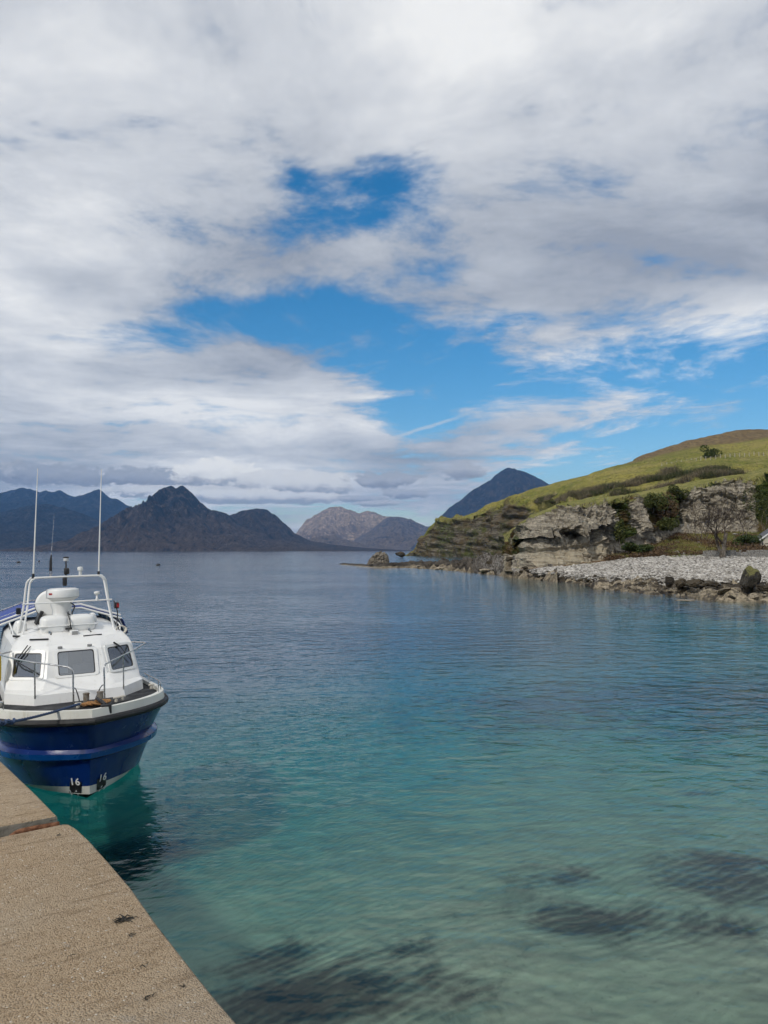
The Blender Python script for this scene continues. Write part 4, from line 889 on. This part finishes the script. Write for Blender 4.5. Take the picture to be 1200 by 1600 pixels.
# mooring rope from the bow to the pier
BM = Matrix.Translation((-5.144, 13.671, 0)) @ boat.rotation_euler.to_matrix().to_4x4()
pa = BM @ Vector((-.13, .16, 1.60)); pb = Vector((-6.9, 9.0, PIER_Z + .12)); rope = empty('mooring_rope', pa)
tag(rope, 'blue mooring rope running from the bow to the pier', 'rope')
rp_ = [pa.lerp(pb, t_) + Vector((0, 0, -.42 * math.sin(math.pi * t_))) for t_ in np.linspace(0, 1, 40)]
def strands(pts, r_, n_, tw, mtname):
    m_ = MB()
    for s_ in range(n_):
        q_ = []
        for i, p in enumerate(pts):
            t_ = (pts[min(i + 1, len(pts) - 1)] - pts[max(i - 1, 0)]).normalized(); a = t_.cross(Vector((0, 0, 1))).normalized(); b_ = a.cross(t_); an = tw * i + 2 * math.pi * s_ / n_
            q_.append(p - pa + (a * math.cos(an) + b_ * math.sin(an)) * r_ * .55)
        m_.tube(q_, r_ * .62, 6)
    return m_
dense = smooth_path(rp_, 6); strands(dense, .021, 3, .75, 0).build('strand', M_ROPEBL, rope, True)
kn__ = MB()
for i in range(60, 92):
    pass
for i0 in (70, 78, 84, 92, 98):
    p = dense[i0] - pa; d_ = (dense[i0 + 1] - dense[i0 - 1]).normalized(); a = d_.cross(Vector((0, 0, 1))).normalized(); b_ = a.cross(d_)
    kn__.tube([p + (a * math.cos(t_) + b_ * math.sin(t_)) * .034 + d_ * .018 * t_ for t_ in np.linspace(0, 9, 26)], .017, 6)
kn__.build('splice', M_ROPEBL, rope, True)

# ---------------------------------------------------------------- stones
def rock_mesh(name, seed, sub=2, rough=.32, flat=.75, mt=None):
    bm = bmesh.new(); bmesh.ops.create_icosphere(bm, subdivisions=sub, radius=1)
    co = np.array([v.co[:] for v in bm.verts]); d = fbm(co * .9 + seed * 7.1, 3, .55) * rough
    cut = np.stack([np.clip(co @ k, -1, .62 + .2 * s) - co @ k for k, s in ((np.array(Vector((math.sin(seed * 3 + i * 2.1), math.cos(seed * 5 + i * 1.7), math.sin(seed + i * 4.3))).normalized()), (i % 3) / 3) for i in range(7))])
    for i in range(7):
        k = np.array(Vector((math.sin(seed * 3 + i * 2.1), math.cos(seed * 5 + i * 1.7), math.sin(seed + i * 4.3))).normalized()); co = co + np.outer(np.minimum(0, .60 + .06 * i - co @ k), k)
    co = co * (1 + d[:, None]); co[:, 2] *= flat
    for v, c in zip(bm.verts, co): v.co = c
    me = bpy.data.meshes.new(name); bm.to_mesh(me); bm.free()
    if mt: me.materials.append(mt)
    return me
def rock_mat(name, a, b, dark, moss=None):
    def fn(N):
        p = N.obj(); r_ = N.n('ShaderNodeObjectInfo').outputs['Random']
        pp = N.vm('ADD', p, N.vm('SCALE', N.n('ShaderNodeCombineXYZ', {0: r_, 1: r_, 2: r_}).outputs[0], scale=30.0))
        n1 = N.noise(pp, 1.6, 6, .65); n2 = N.noise(pp, 6, 4, .7)
        c = N.mix(N.map(N.m('ADD', n1, N.m('MULTIPLY', N.m('SUBTRACT', r_, .5), .4)), .35, .65), a, b); c = N.mix(N.map(n2, .55, .38, 0, .75), c, dark)
        if moss:
            nz = N.n('ShaderNodeSeparateXYZ', {0: N.n('ShaderNodeNewGeometry').outputs['Normal']}).outputs[2]; pz = N.n('ShaderNodeSeparateXYZ', {0: p}).outputs[2]
            c = N.mix(N.map(N.m('ADD', N.m('ADD', N.m('MULTIPLY', nz, .5), pz), N.m('MULTIPLY', N.m('SUBTRACT', n1, .5), 2.6)), .35, 1.1), c, moss)
        N.out(N.pbr(c, .88, N.bump(N.m('ADD', n1, n2), .8, .12), spec=.25))
    return material(name, fn)
M_RPALE = rock_mat('ochre_rock', (.20, .165, .115), (.40, .34, .255), (.07, .058, .042))
M_RDARK = rock_mat('weedy_rock', (.030, .024, .017), (.085, .068, .045), (.018, .015, .011))
M_RMOSS = rock_mat('mossy_rock', (.030, .027, .021), (.07, .062, .05), (.018, .016, .013), (.13, .125, .045))
M_RGREY = rock_mat('grey_rock', (.26, .245, .22), (.44, .42, .385), (.09, .082, .07))
M_RSTACK = rock_mat('stack_rock', (.085, .072, .055), (.25, .22, .175), (.035, .03, .024))
def surf_at(P, T, tmin, tmax, lo=None, hi=None, cols=None):
    ii, jj = np.where((T > tmin) & (T < tmax)); return ii, jj
def on_strip(P, T, pxs_, px, t):
    j_ = int(np.clip(np.searchsorted(pxs_, px), 1, len(pxs_) - 1)); i_ = int(np.argmin(np.abs(T[:, j_] - t))); return Vector(P[i_, j_])
rocks_pale = [rock_mesh('rock', k, 2, .3, .62, M_RPALE) for k in range(5)]; rocks_dark = [rock_mesh('rock', k + 20, 2, .35, .7, M_RDARK) for k in range(5)]; rocks_grey = [rock_mesh('rock', k + 40, 2, .28, .65, M_RGREY) for k in range(4)]
rr_ = random.Random(5)
def put_rock(me, p, s, parent, flat=1.0):
    o_ = link('rock', me, parent); o_.location = p; o_.rotation_euler = (rr_.uniform(-.35, .35), rr_.uniform(-.35, .35), rr_.uniform(0, 6.28)); o_.scale = (s * rr_.uniform(.8, 1.5), s * rr_.uniform(.7, 1.2), s * flat * rr_.uniform(.7, 1.15)); return o_
for k in range(280):                                         # foreshore of the beach
    px = rr_.uniform(815, 1205); t_ = rr_.uniform(.9, 1.9) if k % 5 else rr_.uniform(1.9, 2.3); p = on_strip(BEACH_P, BEACH_T, bpx, px, t_); pale = t_ < 1.15 and rr_.random() < .75
    s = rr_.uniform(.18, .55) * (1.2 if t_ < 1.2 else 1)
    put_rock(rr_.choice(rocks_pale if pale else rocks_dark), p - Vector((0, 0, s * .12)), s, o_beach, .75)
for k in range(50):                                          # pale stones on the bank above the shingle
    px = rr_.uniform(945, 1200); p = on_strip(BEACH_P, BEACH_T, bpx, px, rr_.uniform(3.95, 4.9)); put_rock(rr_.choice(rocks_grey), p, rr_.uniform(.22, .6), o_beach)
for k in range(60):
    px = rr_.uniform(572, 830); low = rr_.random() < .6; p = on_strip(SPIT_P, SPIT_T, spx, px, rr_.uniform(1.0, 1.7) if low else rr_.uniform(1.8, 3.0)); s = rr_.uniform(.4, 1.1) * (.8 if px < 660 else 1)
    put_rock(rr_.choice(rocks_pale if low else rocks_dark), p - Vector((0, 0, s * .25)), s, o_spit, .7)
def boulder(px, py, D, w, h, mt, seed, label, flat=1.0, sub=4, rough=.34, lean=0.0, name='boulder'):
    me = rock_mesh(name, seed, sub, rough, 1.0, mt); o_ = link(name, me); p = at(px, py, D); o_.location = p + Vector((0, 0, h * .42)); o_.scale = (w / 2, w / 2 * .9, h * .58); o_.rotation_euler = (0, lean, seed)
    for p_ in me.polygons: p_.use_smooth = True
    me.set_sharp_from_angle(angle=R(25)); return tag(o_, label, 'boulder')
boulder(1172, 919, 68, 1.75, 2.0, M_RMOSS, 2.45, 'dark upright boulder with a mossy yellow-green top on the shingle')
boulder(1047, 916, 78, 1.0, 1.05, M_RDARK, 5.1, 'pointed black weedy boulder, leftmost of the dark row on the shore')
boulder(1064, 917, 76, 1.15, .85, M_RDARK, 6.4, 'rounded black boulder, second from left of the dark shore row')
boulder(1085, 917, 75, 1.9, .8, M_RDARK, 7.7, 'wide black weedy boulder in the middle of the dark shore row', lean=.1)
boulder(1112, 919, 73, 2.2, .7, M_RDARK, 8.2, 'low long black boulder at the right end of the dark shore row')
boulder(1195, 922, 67, 1.6, .55, M_RDARK, 9.9, 'low black boulder right of the mossy upright one')
boulder(1197, 1093, 24.5, .55, .16, M_RPALE, 4.4, 'small tan rock breaking the surface at the right edge')
boulder(1072, 939.5, 62, 1.5, .16, M_RPALE, 2.2, 'flat tan rock awash just off the foreshore')
def sea_stack():
    D = 214; nz_, na = 34, 72; v = []; prof = [(573, 887), (576, 880), (580, 873), (585, 868), (590, 865.5), (596, 863.5), (602, 863), (604, 866), (605, 874), (606, 887)]
    xl = lambda y: np.interp(y, [863, 865.5, 868, 873, 880, 888], [591, 588, 584, 579, 575, 571.5]); xr = lambda y: np.interp(y, [863, 866, 874, 888], [602.5, 604.5, 605.5, 607])
    for i in range(nz_):
        y = 889 - 26 * (i / (nz_ - 1)) ** .9; a0, a1 = at(xl(y), y, D), at(xr(y), y, D); c = (a0 + a1) / 2; w_ = (a1 - a0).length / 2
        for k in range(na):
            a = 2 * math.pi * k / na; ca, sa = math.cos(a), math.sin(a); g = lambda q: math.copysign(abs(q) ** .6, q); v.append((c.x + w_ * g(ca), D + 2.6 + min(w_, 2.4) * 1.05 * g(sa), c.z))
    V_ = np.array(v); cen = V_.reshape(nz_, na, 3).mean(1).repeat(na, 0); out = V_ - cen; out[:, 2] = 0; out /= np.linalg.norm(out, axis=1)[:, None] + 1e-6
    dsp = (ridged(V_ * np.array([1.0, 1.0, .22]) + 3, 4, .55) - .9) * .65 + (cellrand(V_ * np.array([.8, .8, .5]) + fbm(V_ * .6, 2)[:, None]) - .5) * .7; V_ = V_ + out * dsp[:, None]; V_[-na:, 2] += fbm(V_[-na:] * .8, 3) * .7
    f = [(i * na + k, i * na + (k + 1) % na, (i + 1) * na + (k + 1) % na, (i + 1) * na + k) for i in range(nz_ - 1) for k in range(na)] + [tuple((nz_ - 1) * na + k for k in range(na))]
    tag(pyobj('sea_stack', V_, f, M_RSTACK, None, False), 'rugged sandstone stack near the tip of the rock spit', 'sea stack')
sea_stack()
boulder(626, 869, 470, 6.5, 2.6, M_RDARK, 2.9, 'dark low rock off the rocky point of the headland')

# shingle stones: too many and too small to count
def shingle():
    n = 34000; base_v = np.array([v.co[:] for v in rocks_grey[0].vertices])
    bm = bmesh.new(); bmesh.ops.create_icosphere(bm, subdivisions=1, radius=1); bv = np.array([v.co[:] for v in bm.verts]); bf = np.array([[v.index for v in f.verts] for f in bm.faces]); bm.free()
    V = []; 
    px = RNG.uniform(838, 1235, n); t = RNG.uniform(1.7, 4.02, n) ; j = np.clip(np.searchsorted(bpx, px), 1, len(bpx) - 1)
    tt = BEACH_T[:, 0]; i = np.clip(np.searchsorted(tt, t), 1, len(tt) - 1); c = BEACH_P[i, j].copy(); c[:, 0] += RNG.normal(0, .3, n); c[:, 1] += RNG.normal(0, .3, n)
    s = RNG.gamma(3, .025, n) + .035; sc = s[:, None] * RNG.uniform(.7, 1.4, (n, 3)) * np.array([1, 1, .6])
    a = RNG.uniform(0, 6.28, n); ca, sa = np.cos(a), np.sin(a)
    v = bv[None] * sc[:, None, :] * (1 + RNG.normal(0, .12, (n, len(bv), 1)))
    x = v[..., 0] * ca[:, None] - v[..., 1] * sa[:, None]; y = v[..., 0] * sa[:, None] + v[..., 1] * ca[:, None]
    v = np.stack([x, y, v[..., 2]], -1) + c[:, None, :]
    f = bf[None] + (np.arange(n) * len(bv))[:, None, None]
    def fn(N):
        r_ = N.attr('shade'); p = N.obj()
        cc = N.ramp(r_, [(0, (.10, .092, .08)), (.3, (.30, .28, .25)), (.75, (.44, .415, .375)), (1, (.57, .545, .50))]); N.out(N.pbr(cc, .85, spec=.25))
    o_ = pyobj('shingle', v.reshape(-1, 3), f.reshape(-1, 3), material('shingle_stone', fn), None, False); set_attr(o_, 'shade', np.repeat(RNG.uniform(0, 1, n), len(bv)))
    tag(o_, 'pale grey shingle stones covering the beach', 'shingle', kind='stuff')
shingle()

# ---------------------------------------------------------------- plants
def leaf_cloud(name, pts, size, mt, parent=None, kind=None, tall=1.0, twig=False):
    pts = np.asarray(pts); n = len(pts); a = RNG.normal(size=(n, 3)); a /= np.linalg.norm(a, axis=1)[:, None]
    if twig: a = a * .5 + np.array([0, 0, 1]); a /= np.linalg.norm(a, axis=1)[:, None]
    b = np.cross(a, RNG.normal(size=(n, 3))); b /= np.linalg.norm(b, axis=1)[:, None]; s = (np.asarray(size) * RNG.uniform(.6, 1.4, n))[:, None]
    if twig: v = np.stack([pts - b * s * .07, pts + b * s * .07, pts + a * s * 1.3], 1)
    else: v = np.stack([pts - a * s * .5, pts + b * s * .4, pts + a * s * .6, pts - b * s * .35], 1)
    k = v.shape[1]; o_ = pyobj(name, v.reshape(-1, 3), np.arange(n * k).reshape(n, k), mt, parent, False); set_attr(o_, 'shade', np.repeat(RNG.uniform(0, 1, n), k))
    if kind: o_['kind'] = kind
    return o_
def leaf_mat(name, a, b, c):
    return material(name, lambda N: N.out(N.pbr(N.ramp(N.attr('shade'), [(0, a), (.55, b), (1, c)]), .8, spec=.2)))
M_SCRUB = material('bare_scrub', lambda N: N.out(N.pbr(N.mix(N.map(N.attr('patch'), -.1, .45), N.ramp(N.attr('shade'), [(0, (.06, .05, .034)), (.55, (.14, .115, .075)), (1, (.24, .20, .13))]), N.ramp(N.attr('shade'), [(0, (.02, .028, .012)), (.55, (.05, .06, .025)), (1, (.10, .10, .045))])), .85, spec=.15)))
M_BRACK = leaf_mat('dead_bracken', (.050, .032, .020), (.11, .068, .038), (.18, .125, .07))
M_GORSE = leaf_mat('dark_foliage', (.018, .030, .010), (.042, .062, .018), (.085, .105, .030))
M_IVY = leaf_mat('ivy', (.022, .034, .010), (.060, .072, .020), (.125, .13, .04))
M_TURF = leaf_mat('rough_grass', (.09, .10, .025), (.17, .17, .045), (.27, .24, .09))
# scrub band across the hill above the cliff
ii, jj = np.where((HILL_T > .95) & (HILL_T < 1.40)); pxh = pxs[jj]; th = HILL_T[ii, jj]
lim = np.interp(pxh, [820, 850, 900, 980, 1040, 1090, 1115, 1150, 1210], [1.0, 1.10, 1.14, 1.17, 1.18, 1.15, 1.12, 1.03, 1.0])
keep = (th < lim) & (pxh > 835) & (pxh < 1215) & (RNG.uniform(0, 1, len(th)) < .55); sel = HILL_P[ii[keep], jj[keep]]
sel = sel[fbm(sel * .06, 3) > -.22]
clumps = []
for c in sel:
    h_ = RNG.uniform(.5, 1.7); q = RNG.normal(size=(46, 3)) * np.array([.9, .9, .45]) * h_ * .55; q[:, 2] += h_ * .45; clumps.append(c + q)
sc_o = leaf_cloud('scrub', np.concatenate(clumps), .75, M_SCRUB, kind='stuff', twig=True); cl_ = np.concatenate(clumps); set_attr(sc_o, 'patch', np.repeat(fbm(cl_ * .09, 3) + .25 * np.repeat(RNG.normal(size=len(clumps)), 46), 3)); tag(bpy.data.objects['scrub'], 'belt of bare brown scrub across the hillside above the cliff', 'scrub')
# bracken and grass tussocks on the bank
ii, jj = np.where((BEACH_T > 4.05) & (BEACH_T < 4.98)); keep = (bpx[jj] > 950) & (bpx[jj] < 1230); ii, jj = ii[keep], jj[keep]; c = BEACH_P[ii, jj]; nb = fbm(c * np.array([.16, .16, .2]), 3); br = c[nb > .02]; gr = c[nb < -.1]
def tuft(cs, k, sx, h_): return (cs[:, None, :] + RNG.normal(size=(len(cs), k, 3)) * np.array([sx, sx, h_ * .5]) + np.array([0, 0, h_ * .5])).reshape(-1, 3)
leaf_cloud('bracken', tuft(br, 16, .45, .5), .22, M_BRACK, kind='stuff', twig=False); tag(bpy.data.objects['bracken'], 'rust brown dead bracken on the bank below the cliff', 'bracken')
leaf_cloud('rough_grass', tuft(gr, 7, .4, .25), .35, M_TURF, kind='stuff', twig=True); tag(bpy.data.objects['rough_grass'], 'rough green grass between the bracken on the bank', 'grass')
def bush(px, py, D, w, h, mt, label, n=1500, leaf=.30, dense=.62, name='bush', cat='bush', stem=True):
    base = at(px, py, D); root = empty(name, base); tag(root, label, cat)
    lobes = [(RNG.normal(size=3) * np.array([w * .26, w * .2, h * .16]) + np.array([0, 0, h * .52]), RNG.uniform(.22, .38)) for _ in range(9)]; P_ = []
    for c_, r_ in lobes:
        q = RNG.normal(size=(n // 9, 3)); q /= np.linalg.norm(q, axis=1)[:, None]; q *= (RNG.uniform(dense, 1, n // 9) ** .6)[:, None]; P_.append(c_ + q * np.array([w * r_, w * r_, h * r_ * 1.1]))
    P_ = np.concatenate(P_); P_ = P_[P_[:, 2] > .02]; leaf_cloud('foliage', P_, leaf, mt, root)
    if stem:
        m_ = MB()
        for k in range(4): m_.tube(smooth_path([(RNG.normal() * .1, RNG.normal() * .1, -.2), (RNG.normal() * w * .08, RNG.normal() * w * .08, h * .3), (RNG.normal() * w * .2, RNG.normal() * w * .15, h * .7)], 3), [.06] * 3 + [.04] * 3 + [.02], 5)
        m_.build('stem', M_BARK, root, True)
    return root
def bark_fn(N):
    p = N.obj(); n1 = N.noise(N.scale(p, (3, 3, .6)), 3, 5, .65); N.out(N.pbr(N.mix(N.map(n1, .35, .65), (.075, .062, .05), (.20, .175, .145)), .92, N.bump(n1, .8, .05), spec=.15))
M_BARK = material('bark', bark_fn)
M_TWIG = material('twig_bark', lambda N: N.out(N.pbr(N.mix(N.noise(N.obj(), 1.5, 3), (.045, .036, .030), (.095, .078, .064)), .9, spec=.15)))
bush(1112, 719, 330, 7.5, 5.2, M_GORSE, 'lone dark green bush standing on the open grass slope', leaf=.55)
bush(1020, 800, 151, 4.2, 3.6, M_IVY, 'dark green bush clinging high on the cliff beside the rust patch', leaf=.24, n=3200)
bush(1040, 815, 152, 4.4, 4.6, M_BRACK, 'rust brown bush in the gully of the cliff', leaf=.24, n=3200)
bush(1058, 781, 161, 3.2, 2.4, M_IVY, 'green bush at the cliff brink above the gully', leaf=.24, n=3200)
bush(1047, 829, 147, 3.6, 2.6, M_IVY, 'green ivy mound at the bottom of the cliff gully', leaf=.24, n=3200)
bush(985, 862, 128, 3.0, 1.3, M_GORSE, 'black-green thicket at the foot of the fluted cliff pillar', leaf=.3)
bush(1008, 863, 127, 3.6, 1.3, M_GORSE, 'low dark thicket at the left end of the bank', leaf=.3)
bush(1194, 826, 150, 5.0, 7.0, M_IVY, 'ivy covered thicket on the cliff at the right edge', leaf=.24, n=3200)
bush(1168, 852, 128, 3.6, 1.7, M_GORSE, 'round bush on the bank behind the stone wall', leaf=.26)
bush(967, 850, 129, 1.4, 4.0, M_IVY, 'tall ivy streak in the cleft of the fluted cliff', leaf=.3)
def bare_tree(px, py, D, h, label, seed, stems, spread=.5, name='bare_tree', r0=.16, lev=5):
    base = at(px, py, D); root = empty(name, base); tag(root, label, 'tree'); rd = random.Random(seed); trunk = MB(); br = MB(); tw = []
    def grow(p, d, L, r_, k):
        pts = [p]; q = p.copy(); dd = d.copy()
        for _ in range(4):
            dd = (dd + Vector((rd.gauss(0, .10), rd.gauss(0, .10), rd.gauss(.03, .05)))).normalized(); q = q + dd * L / 4; pts.append(q.copy())
        rs = [r_ * (1 - .42 * i / 4) for i in range(5)]
        (trunk if k == 0 else br).tube(pts, rs, 7 if k < 2 else 4, cap=False)
        if k >= lev: return
        for c_ in range(rd.choice((2, 3, 3)) if k < lev - 1 else 4):
            i_ = rd.choice((2, 3, 4, 4)) if k else rd.choice((2, 3, 4)); ax = Vector((rd.gauss(0, 1), rd.gauss(0, 1), rd.gauss(.1, .5))).normalized(); nd = (dd + ax * spread * rd.uniform(.7, 1.5)).normalized()
            grow(pts[i_], nd, L * rd.uniform(.60, .86), max(rs[i_] * .62, .024), k + 1)
    for sx, ang_, f_ in stems: grow(Vector((sx, 0, -.2)), Vector((math.sin(ang_), 0, math.cos(ang_))), h * .34 * f_, r0 * f_, 0)
    trunk.build('trunk', M_BARK, root, True); br.build('crown', M_TWIG, root, True); return root
bare_tree(1130, 868, 113, 10.5, 'large leafless tree with pale trunk in front of the cliff', 4, ((0, .10, 1.0), (-.25, -.16, .85)), .62, r0=.34)
bare_tree(1098, 848, 138, 7.5, 'small leafless thorn tree left of the large bare one', 9, ((0, -.1, 1.0), (.4, .3, .8), (-.4, -.4, .7)), .7, r0=.13, lev=4)
bare_tree(1160, 842, 142, 6.5, 'small leafless thorn tree behind and right of the large bare one', 15, ((0, .15, 1.0), (.4, .35, .8)), .7, r0=.12, lev=4)

# ---------------------------------------------------------------- dry stone wall, cottage, fence, buoys
M_WALL = rock_mat('dry_stone', (.13, .125, .115), (.27, .26, .24), (.05, .047, .042))
wm = MB(); p0, p1 = at(1098, 867, 117), at(1290, 868, 109); p0.z = 3.25; p1.z = 3.5; Lw = (p1 - p0).length; dw = (p1 - p0).normalized(); rw = math.atan2(dw.y, dw.x); rd = random.Random(3)
for row in range(5):
    x = rd.uniform(0, .2)
    while x < Lw:
        w_ = rd.uniform(.25, .6); c_ = p0 + dw * (x + w_ / 2) + Vector((0, 0, -.05 + row * .235 + rd.uniform(-.02, .02)))
        if not (row == 4 and rd.random() < .12): wm.box(c_, (w_ * .96, .48 + rd.uniform(-.1, .1), .23), Matrix.Rotation(rw + rd.uniform(-.08, .08), 3, 'Z') @ Matrix.Rotation(rd.uniform(-.06, .06), 3, 'Y'))
        x += w_
wl = empty('stone_wall', p0); tag(wl, 'low grey dry stone wall along the top of the beach', 'wall'); st_ = wm.build('stones', M_WALL); st_['kind'] = 'stuff'; st_.parent = wl; st_.matrix_parent_inverse = Matrix.Translation(-p0)
hb = at(1189, 858, 126); hb.z = 3.6; cot = empty('cottage', hb, R(-18)); tag(cot, 'small cream cottage with grey gable roof at the right edge', 'house')
M_HARL = material('cream_harling', lambda N: N.out(N.pbr(N.mix(N.noise(N.obj(), 1.2, 5), (.42, .39, .31), (.56, .53, .44)), .9, N.bump(N.noise(N.obj(), 30, 3), .5, .02))))
M_SLATE = material('slate_roof', lambda N: N.out(N.pbr(N.mix(N.noise(N.scale(N.obj(), (1, 1, 6)), 3, 4), (.06, .062, .07), (.13, .132, .14)), .6, N.bump(N.noise(N.scale(N.obj(), (1, 1, 8)), 3, 3), .6, .04))))
M_WHITE = material('white_gloss', lambda N: N.out(N.pbr(N.mix(N.noise(N.obj(), 4, 3), (.7, .7, .68), (.8, .8, .78)), .4)))
Wd, Ln, Ev, Rg = 5.6, 9.0, 2.45, 4.6
wv = [(0, 0, 0), (Wd, 0, 0), (Wd, Ln, 0), (0, Ln, 0), (0, 0, Ev), (Wd, 0, Ev), (Wd, Ln, Ev), (0, Ln, Ev), (Wd / 2, 0, Rg), (Wd / 2, Ln, Rg)]
MB().add(wv, [(0, 1, 5, 8, 4), (2, 3, 7, 9, 6), (0, 4, 7, 3), (1, 2, 6, 5), (0, 3, 2, 1)]).build('wall', M_HARL, cot)
sl = math.atan2(Rg - Ev, Wd / 2); rl_ = math.hypot(Rg - Ev, Wd / 2) + .3; rf = MB()
for sx in (0, 1):
    cx = Wd * .25 - .12 if sx == 0 else Wd * .75 + .12; rf.box((cx, Ln / 2, (Ev + Rg) / 2 + .02), (rl_, Ln + .5, .12), Matrix.Rotation(-sl if sx == 0 else sl, 3, 'Y'))
rfo = rf.build('roof', M_SLATE, cot)
bb = MB()
for sx in (0, 1): bb.box((Wd * .25 - .12 if sx == 0 else Wd * .75 + .12, -.29, (Ev + Rg) / 2 + .01), (rl_, .06, .20), Matrix.Rotation(-sl if sx == 0 else sl, 3, 'Y'))
bb.build('bargeboard', M_WHITE, rfo); MB().box((Wd / 2, Ln - .6, Rg + .4), (.6, .6, 1.0)).build('chimney', M_HARL, rfo)
MB().tube([(.22, -.06, Ev), (.22, -.06, 0)], .07, 8).build('downpipe', M_BLACKP, cot, True)
wd_ = MB().box((Wd * .62, -.01, 1.4), (.9, .06, 1.1)).build('window', M_WHITE, cot); MB().box((Wd * .62, -.045, 1.4), (.74, .02, .94)).build('pane', M_BLACKP, wd_)
fn_ = empty('fence', at(1100, 722, 300)); tag(fn_, 'thin post and wire fence crossing the grass slope', 'fence'); M_POST = material('fence_timber', lambda N: N.out(N.pbr(N.mix(N.noise(N.obj(), 3, 3), (.28, .25, .20), (.42, .39, .33)), .9)))
def hill_at(px, t_): 
    j_ = int(np.searchsorted(pxs, px)); i_ = int(np.argmin(np.abs(HILL_T[:, j_] - t_))); return Vector(HILL_P[i_, j_])
fp = [hill_at(px, 1.30 - .00006 * (px - 1030) ** 1.2 + (.0 if px < 1115 else .03)) for px in np.linspace(1035, 1230, 27)]; fo = fn_.location
for p in fp: MB().box(p - fo + Vector((0, 0, .65)), (.20, .20, 1.7)).build('post', M_POST, fn_)
MB().tube([p - fo + Vector((0, 0, 1.3)) for p in fp], .02, 4).tube([p - fo + Vector((0, 0, .8)) for p in fp], .02, 4).build('wire', M_POST, fn_)
M_BUOY = paint('buoy_black', (.02, .022, .028), .4)
for px, py, D, label in ((29, 877.6, 270, 'tiny dark mooring buoy on the water left of the mast'), (247, 882, 220, 'tiny dark mooring buoy on the water right of the boat aerials'), (61, 877, 292, 'faint tiny mooring buoy between the two boat aerials')):
    p = at(px, py, D); b_ = empty('mooring_buoy', (p.x, p.y, 0)); tag(b_, label, 'buoy', 'mooring buoys'); s = .75 if px != 61 else .4
    MB().lathe((0, 0, 0), [(.5 * s, -.3), (.85 * s, -.05), (.9 * s, .15), (.7 * s, .4), (.3 * s, .52), (.0, .55)], 16).build('float', M_BUOY, b_, True); MB().tube([(0, 0, .5 * s), (0, 0, .85 * s)], .05, 6).build('ring', M_BUOY, b_, True)

# ---------------------------------------------------------------- bits of dried weed on the pier
M_WEED = material('dried_weed', lambda N: N.out(N.pbr(N.mix(N.noise(N.obj(), 40, 3), (.008, .007, .005), (.03, .025, .016)), .7)))
def weed(px, py, size, label, seed, n=9):
    r_ = ray(px, py); k = (PIER_Z + .006 - EYE) / r_[2]; p = Vector((r_[0] * k, r_[1] * k, PIER_Z + .006)); rd = random.Random(seed); m_ = MB()
    for _ in range(n):
        a = rd.gauss(.6, .8); d_ = Vector((math.cos(a), math.sin(a) * .8, 0)) * rd.choice((1, -1)); q = Vector((rd.gauss(0, .12), rd.gauss(0, .08), 0)) * size; pts = [q.copy()]
        for _i in range(4): d_ = (d_ + Vector((rd.gauss(0, .5), rd.gauss(0, .5), 0))).normalized(); q = q + d_ * size * .13; q.z = abs(rd.gauss(.02, .04)) * size; pts.append(q.copy())
        m_.tube(smooth_path(pts, 3), [size * .045 * (1 - .7 * i / 12) for i in range(13)], 5)
    o_ = m_.build('seaweed', M_WEED, None, True); o_.location = p; tag(o_, label, 'seaweed')
weed(194, 1437, .085, 'largest black scrap of dried seaweed lying on the pier', 2, 16)
weed(203, 1461, .05, 'thin scrap of dried seaweed just below the largest one', 5, 4)
weed(227, 1508, .04, 'small crooked scrap of dried seaweed in the middle of the pier edge', 6, 4)
weed(231, 1557, .05, 'short dark scrap of dried seaweed near the bottom of the pier', 8, 5)
weed(289, 1540, .04, 'thin dark scrap of dried seaweed close to the pier edge', 11, 3)
weed(89, 1304, .05, 'thin dark scrap of dried seaweed near the rusty bar', 13, 3)
